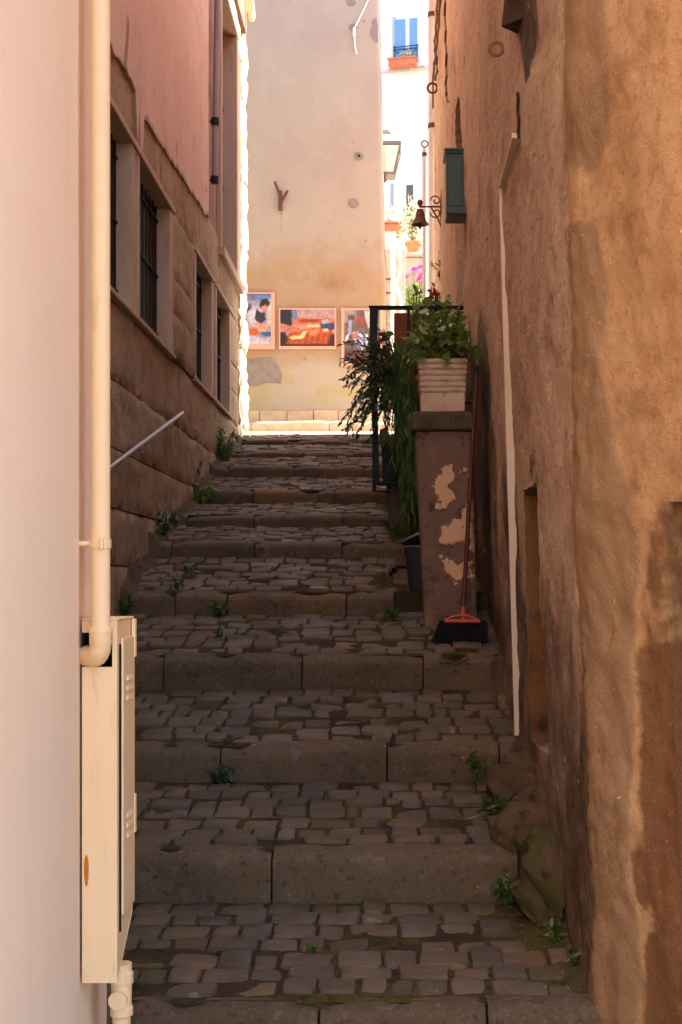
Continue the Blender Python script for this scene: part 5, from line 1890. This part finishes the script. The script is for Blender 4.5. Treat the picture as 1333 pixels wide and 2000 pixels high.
a, b = fwin(774, 36, 816, 124, M['pane_blue'], M['pane_blue'], 0.55)
fb = thing('flower_box', rot @ Vector((a.x, -0.1, a.z)), 'long terracotta flower box under the blue-paned window', 'planter')
MB().box(a.x - 0.1, b.x + 0.02, -0.32, -0.12, a.z - 0.17, a.z - 0.02, rot).build('trough', M['terracotta'], fb, bevel=0.02)
MB().box(a.x - 0.12, b.x + 0.04, -0.34, -0.11, a.z - 0.03, a.z + 0.01, rot).build('rim', M['terracotta'], fb, bevel=0.01)
m = MB()
for i in range(60):
    p = rot @ Vector((R.uniform(a.x + 0.15, b.x - 0.1), R.uniform(-0.28, -0.16), a.z + R.uniform(0.0, 0.12)))
    add_leaf(m, leafB, leaf_matrix(p, rvec(0.5), R.uniform(-1, 1), R.uniform(0.5, 0.9)))
stuff(m.build('foliage', M['leaf_silver'], fb))
wg = thing('window_grille', rot @ Vector((a.x, -0.1, a.z)), 'low black iron guard across the blue-paned window', 'grille')
for zq in (0.02, 0.26, 0.32):
    MB().tube([rot @ Vector((a.x - 0.04, -0.1, a.z + zq)), rot @ Vector((b.x + 0.03, -0.1, a.z + zq))], 0.010, 6).build('rail', M['iron'], wg)
for (xa, xb) in ((0, 0.5), (0.5, 0), (0.5, 1), (1, 0.5)):
    MB().tube([rot @ Vector((lerp(a.x, b.x, xa), -0.1, a.z + 0.02)), rot @ Vector((lerp(a.x, b.x, xb), -0.1, a.z + 0.26))], 0.007, 6).build('cross_bar', M['iron'], wg)
for xa in (-0.03, 1.03):
    MB().tube([rot @ Vector((lerp(a.x, b.x, xa), -0.1, a.z - 0.03)), rot @ Vector((lerp(a.x, b.x, xa), -0.1, a.z + 0.34)), rot @ Vector((lerp(a.x, b.x, xa), 0.01, a.z + 0.34))], 0.012, 6).build('upright', M['iron'], wg)
fwin(770, 362, 808, 440, M['facade'], M['pane_dark'], 0.55)
a2 = onface(742, 140)
b2 = onface(836, 128)
m = MB()
m.box(-3.0, 6.0, -0.035, 0.0, a2.z - 0.05, a2.z, rot)
m.build('string_course', M['pale_pipe'], bh_)

# street lantern behind the corner of the far house
LD = 18.2
lt = thing('street_lantern', at(750, 340, LD), 'old four-sided street lantern on the side of the far house', 'lantern')
lc = at(750, 300, LD)
lz = lambda y: at(0, y, LD).z
hw_t = (783 - 750) * LD / FPX
hw_b = (770 - 750) * LD / FPX


def frust(h0, z0, h1, z1):
    return MB().add([(lc.x + sx * h0, LD + sy * h0, z0) for sx, sy in ((-1, -1), (1, -1), (1, 1), (-1, 1))] + [(lc.x + sx * h1, LD + sy * h1, z1) for sx, sy in ((-1, -1), (1, -1), (1, 1), (-1, 1))],
                    [(0, 3, 2, 1), (4, 5, 6, 7), (0, 1, 5, 4), (1, 2, 6, 5), (2, 3, 7, 6), (3, 0, 4, 7)])


frust(hw_t, lz(292), hw_t * 1.02, lz(286)).build('cornice', M['lamp_frame'], lt)
frust(hw_t * 0.92, lz(286), hw_t * 0.42, lz(266)).build('roof', M['lamp_roof'], lt)
frust(0.10, lz(266), 0.06, lz(257)).build('cap', M['lamp_frame'], lt)
frust(hw_b * 0.96, lz(342), hw_t * 0.93, lz(293)).build('glass', M['lamp_glass'], lt)
for sx, sy in ((-1, -1), (1, -1), (1, 1), (-1, 1)):
    MB().tube([(lc.x + sx * hw_b, LD + sy * hw_b, lz(344)), (lc.x + sx * hw_t * 0.97, LD + sy * hw_t * 0.97, lz(291))], 0.016, 6).build('corner_bar', M['lamp_frame'], lt)
frust(hw_b * 1.05, lz(346), hw_b * 1.05, lz(342)).build('base_ring', M['lamp_frame'], lt)
MB().tube([(lc.x, LD, lz(346)), (lc.x + 0.03, LD, lz(352)), (lc.x - 0.05, LD, lz(362)), (FXR - 0.12, LD, lz(366))], 0.016, 8).build('arm', M['lamp_frame'], lt, smooth=60)

# garden pillar, pots, sloping parapet
GDp = 20.5
gp_ = thing('garden_pillar', at(808, 600, GDp), 'grey stone garden pillar with a rough cap stone', 'pillar')
p0, p1 = at(792, 600, GDp), at(829, 502, GDp)
MB().box(p0.x, p1.x, GDp, GDp + 0.35, 2.0, p1.z).build('shaft', M['grey_stone'], gp_, bevel=0.02)
MB().box(p0.x - 0.05, p1.x + 0.03, GDp - 0.05, GDp + 0.4, p1.z, at(0, 493, GDp).z).build('cap', M['grey_stone'], gp_, bevel=0.03)
tpz = at(0, 493, GDp).z
tpc = at(808, 493, GDp + 0.17)
tpt = thing('terracotta_pot', (tpc.x, tpc.y, tpz), 'terracotta pot standing on the grey garden pillar', 'pot')
hh = at(0, 468, GDp).z - tpz
MB().lathe([(0.085, 0), (0.115, hh * 0.75), (0.13, hh * 0.75), (0.135, hh), (0.12, hh), (0.10, hh * 0.8)], (tpc.x, GDp + 0.17, tpz), 20).build('pot_body', M['terracotta'], tpt, smooth=40)
sg = thing('silver_shrub', (tpc.x, GDp + 0.17, tpz + hh), 'wispy silver-green shrub growing in the terracotta pot', 'plant')
m = MB()
ms = MB()
for i in range(70):
    tip = at(R.uniform(780, 830), R.uniform(375, 462), GDp + R.uniform(-0.1, 0.4))
    b_ = Vector((tpc.x, GDp + 0.17, tpz + hh - 0.02))
    ms.tube([b_, b_.lerp(tip, 0.5) + Vector((0, 0, 0.08)), tip], 0.003, 4)
    for j in range(9):
        add_leaf(m, leafS, leaf_matrix(b_.lerp(tip, R.uniform(0.35, 1)) + rvec() * 0.05, rvec(0.2), R.uniform(-1, 1), R.uniform(0.8, 1.5)))
stuff(m.build('foliage', M['leaf_silver'], sg))
ms.build('stems', M['stem'], sg)

pf_ = thing('pink_flowers', at(810, 560, GDp - 0.3), 'pink flowering plant in front of the grey garden pillar', 'plant')
m = MB()
ms = MB()
mp_ = MB()
for i in range(46):
    tip = at(R.uniform(785, 832), R.uniform(540, 600), GDp - R.uniform(0.15, 0.5))
    b_ = at(R.uniform(795, 825), 640, GDp - 0.3)
    ms.tube([b_, tip], 0.004, 4)
    for j in range(7):
        add_leaf(m, leafS, leaf_matrix(b_.lerp(tip, R.uniform(0.4, 1)) + rvec() * 0.03, rvec(0.6), R.uniform(-1, 1), R.uniform(1.0, 2.0)))
for (x, y) in ((806, 526), (812, 524), (820, 521), (826, 520), (796, 540), (822, 540), (826, 536), (818, 545), (809, 529)):
    c = at(x, y, GDp - 0.35)
    ms.tube([at(808, 620, GDp - 0.3), c], 0.003, 4)
    for j in range(12):
        add_leaf(mp_, leafA, leaf_matrix(c + rvec() * 0.012, rvec() + Vector((0, -0.6, 0)), R.uniform(-1, 1), R.uniform(0.6, 0.9)))
stuff(m.build('foliage', M['leaf'], pf_))
ms.build('stems', M['stem'], pf_)
stuff(mp_.build('petals', M['petal_pink'], pf_))
pcp = at(810, 640, GDp - 0.3)
fpp = thing('flower_tub', (pcp.x, GDp - 0.3, 2.2), 'terracotta tub at the foot of the pink flowers', 'pot')
MB().lathe([(0.15, 2.13 - pcp.z), (0.2, 0.0), (0.22, 0.0), (0.22, 0.06), (0.18, 0.06)], (pcp.x, GDp - 0.3, pcp.z), 18).build('pot_body', M['terracotta'], fpp, smooth=40)

sp_ = thing('stair_parapet', at(800, 440, 24), 'white sloping parapet of a garden stair behind the pillar', 'parapet')
c0_, c1_ = at(764, 478, 24), at(845, 395, 24)
m = MB()
m.add([(c0_.x, 24, 2.3), (c1_.x, 24, 2.3), (c1_.x, 24, c1_.z), (c0_.x, 24, c0_.z), (c0_.x, 24.3, 2.3), (c1_.x, 24.3, 2.3), (c1_.x, 24.3, c1_.z), (c0_.x, 24.3, c0_.z)],
      [(0, 1, 2, 3), (7, 6, 5, 4), (3, 2, 6, 7), (0, 3, 7, 4), (1, 5, 6, 2)])
m.build('wall', M['facade'], sp_)
m = MB()
k_ = 0.12
m.add([(c0_.x - 0.03, 23.9, c0_.z), (c1_.x, 23.9, c1_.z), (c1_.x, 23.9, c1_.z + k_), (c0_.x - 0.03, 23.9, c0_.z + k_), (c0_.x - 0.03, 24.4, c0_.z), (c1_.x, 24.4, c1_.z), (c1_.x, 24.4, c1_.z + k_), (c0_.x - 0.03, 24.4, c0_.z + k_)],
      [(0, 1, 2, 3), (7, 6, 5, 4), (3, 2, 6, 7), (0, 3, 7, 4), (1, 5, 6, 2), (0, 4, 5, 1)])
m.build('coping', M['pale_pipe'], sp_)
tb = thing('window_trough', at(768, 450, 22.5), 'orange terracotta trough just behind the corner of the far house', 'planter')
a_, b_ = at(745, 450, 22.5), at(786, 436, 22.5)
MB().box(a_.x, b_.x, 22.5, 22.75, a_.z, b_.z).build('trough', M['terracotta'], tb, bevel=0.02)
MB().box(a_.x - 0.02, b_.x + 0.02, 22.48, 22.77, b_.z, b_.z + 0.03).build('rim', M['terracotta'], tb, bevel=0.01)
MB().box(a_.x, b_.x - 0.1, 22.55, 22.7, 2.25, a_.z).build('stand', M['facade'], tb)
m = MB()
for i in range(120):
    add_leaf(m, leafS, leaf_matrix(Vector((R.uniform(a_.x, b_.x), R.uniform(22.5, 22.75), b_.z + R.uniform(0.02, 0.28))), rvec(0.6), R.uniform(-1, 1), R.uniform(1.0, 2.0)))
stuff(m.build('foliage', M['leaf_silver'], tb))

mp2 = thing('metal_pole', at(768, 600, 17.6), 'grey metal pole beside the corner of the far house', 'pole')
c = at(768, 474, 17.6)
MB().tube([(c.x, 17.6, 1.8), (c.x, 17.6, c.z)], 0.028, 12).build('pole', M['pale_pipe'], mp2, smooth=60)
for yv in (545, 572):
    q = at(768, yv, 17.6)
    MB().tube([q, q + Vector((-0.12, 0, 0))], 0.014, 8).build('clamp', M['rusty_iron'], mp2)
hz2 = thing('white_hose', at(780, 520, 17.8), 'white hose looping beside the grey metal pole', 'hose')
pts = [at(*q, 17.75) for q in ((770, 466), (777, 478), (782, 500), (783, 525), (778, 545), (773, 556), (778, 566), (783, 585), (785, 605), (786, 660))]
pts.append(Vector((pts[-1].x, 17.75, 1.9)))
MB().tube(pts, 0.016, 8).build('hose', M['white_cable'], hz2, smooth=60)
tag(MB().box(at(760, 0, 18.3).x - 0.1, at(792, 0, 18.3).x, 18.3, 18.5, 1.9, at(0, 486, 18.3).z).build('grey_shed_wall', M['grey_stone'], bevel=0.01), 'narrow grey wall end behind the metal pole', 'wall')

# small red pot on the right wall near the corner
rp = thing('red_wall_pot', at(866, 540, 13.0), 'small red pot of trailing plant fixed to the far alley wall', 'pot')
rc = at(866, 553, 13.0)
MB().lathe([(0.028, 0), (0.05, 0.085), (0.055, 0.085), (0.055, 0.11), (0.045, 0.11)], rc, 16).build('pot_body', M['red_pot'], rp, smooth=40)
MB().torus(rc + Vector((0, 0, 0.07)), 0.052, 0.005, Matrix.Identity(3)).build('holder_ring', M['iron'], rp)
MB().tube([rc + Vector((0.05, 0, 0.07)), (XR(13.0, rc.z) + 0.05, 13.0, rc.z + 0.07)], 0.006, 6).build('holder_arm', M['iron'], rp)
m = MB()
for i in range(90):
    p = rc + Vector((R.gauss(0, 0.045), R.gauss(0, 0.04), 0.12 + abs(R.gauss(0, 0.05))))
    add_leaf(m, leafS, leaf_matrix(p, rvec(0.5), R.uniform(-1, 1), R.uniform(0.6, 1.2)))
stuff(m.build('foliage', M['leaf'], rp))
rf = thing('red_flowers', at(850, 570, 12.4), 'little red flowers with green leaves above the railing', 'plant')
m = MB()
mp_ = MB()
ms = MB()
for i in range(14):
    tip = at(R.uniform(838, 862), R.uniform(552, 600), 9.2)
    b_ = at(R.uniform(840, 862), 690, 9.2)
    ms.tube([b_, tip], 0.003, 4)
    for j in range(8):
        add_leaf(m, leafS, leaf_matrix(b_.lerp(tip, R.uniform(0.3, 1)) + rvec() * 0.02, rvec(0.3), R.uniform(-1, 1), R.uniform(0.6, 1.1)))
for (x, y) in ((846, 575), (850, 573), (848, 571)):
    for j in range(8):
        add_leaf(mp_, leafA, leaf_matrix(at(x, y, 9.15) + rvec() * 0.008, rvec() + Vector((0, -0.5, 0)), R.uniform(-1, 1), 0.35))
stuff(m.build('foliage', M['leaf'], rf))
stuff(mp_.build('petals', M['petal_red'], rf))
ms.build('stems', M['stem'], rf)
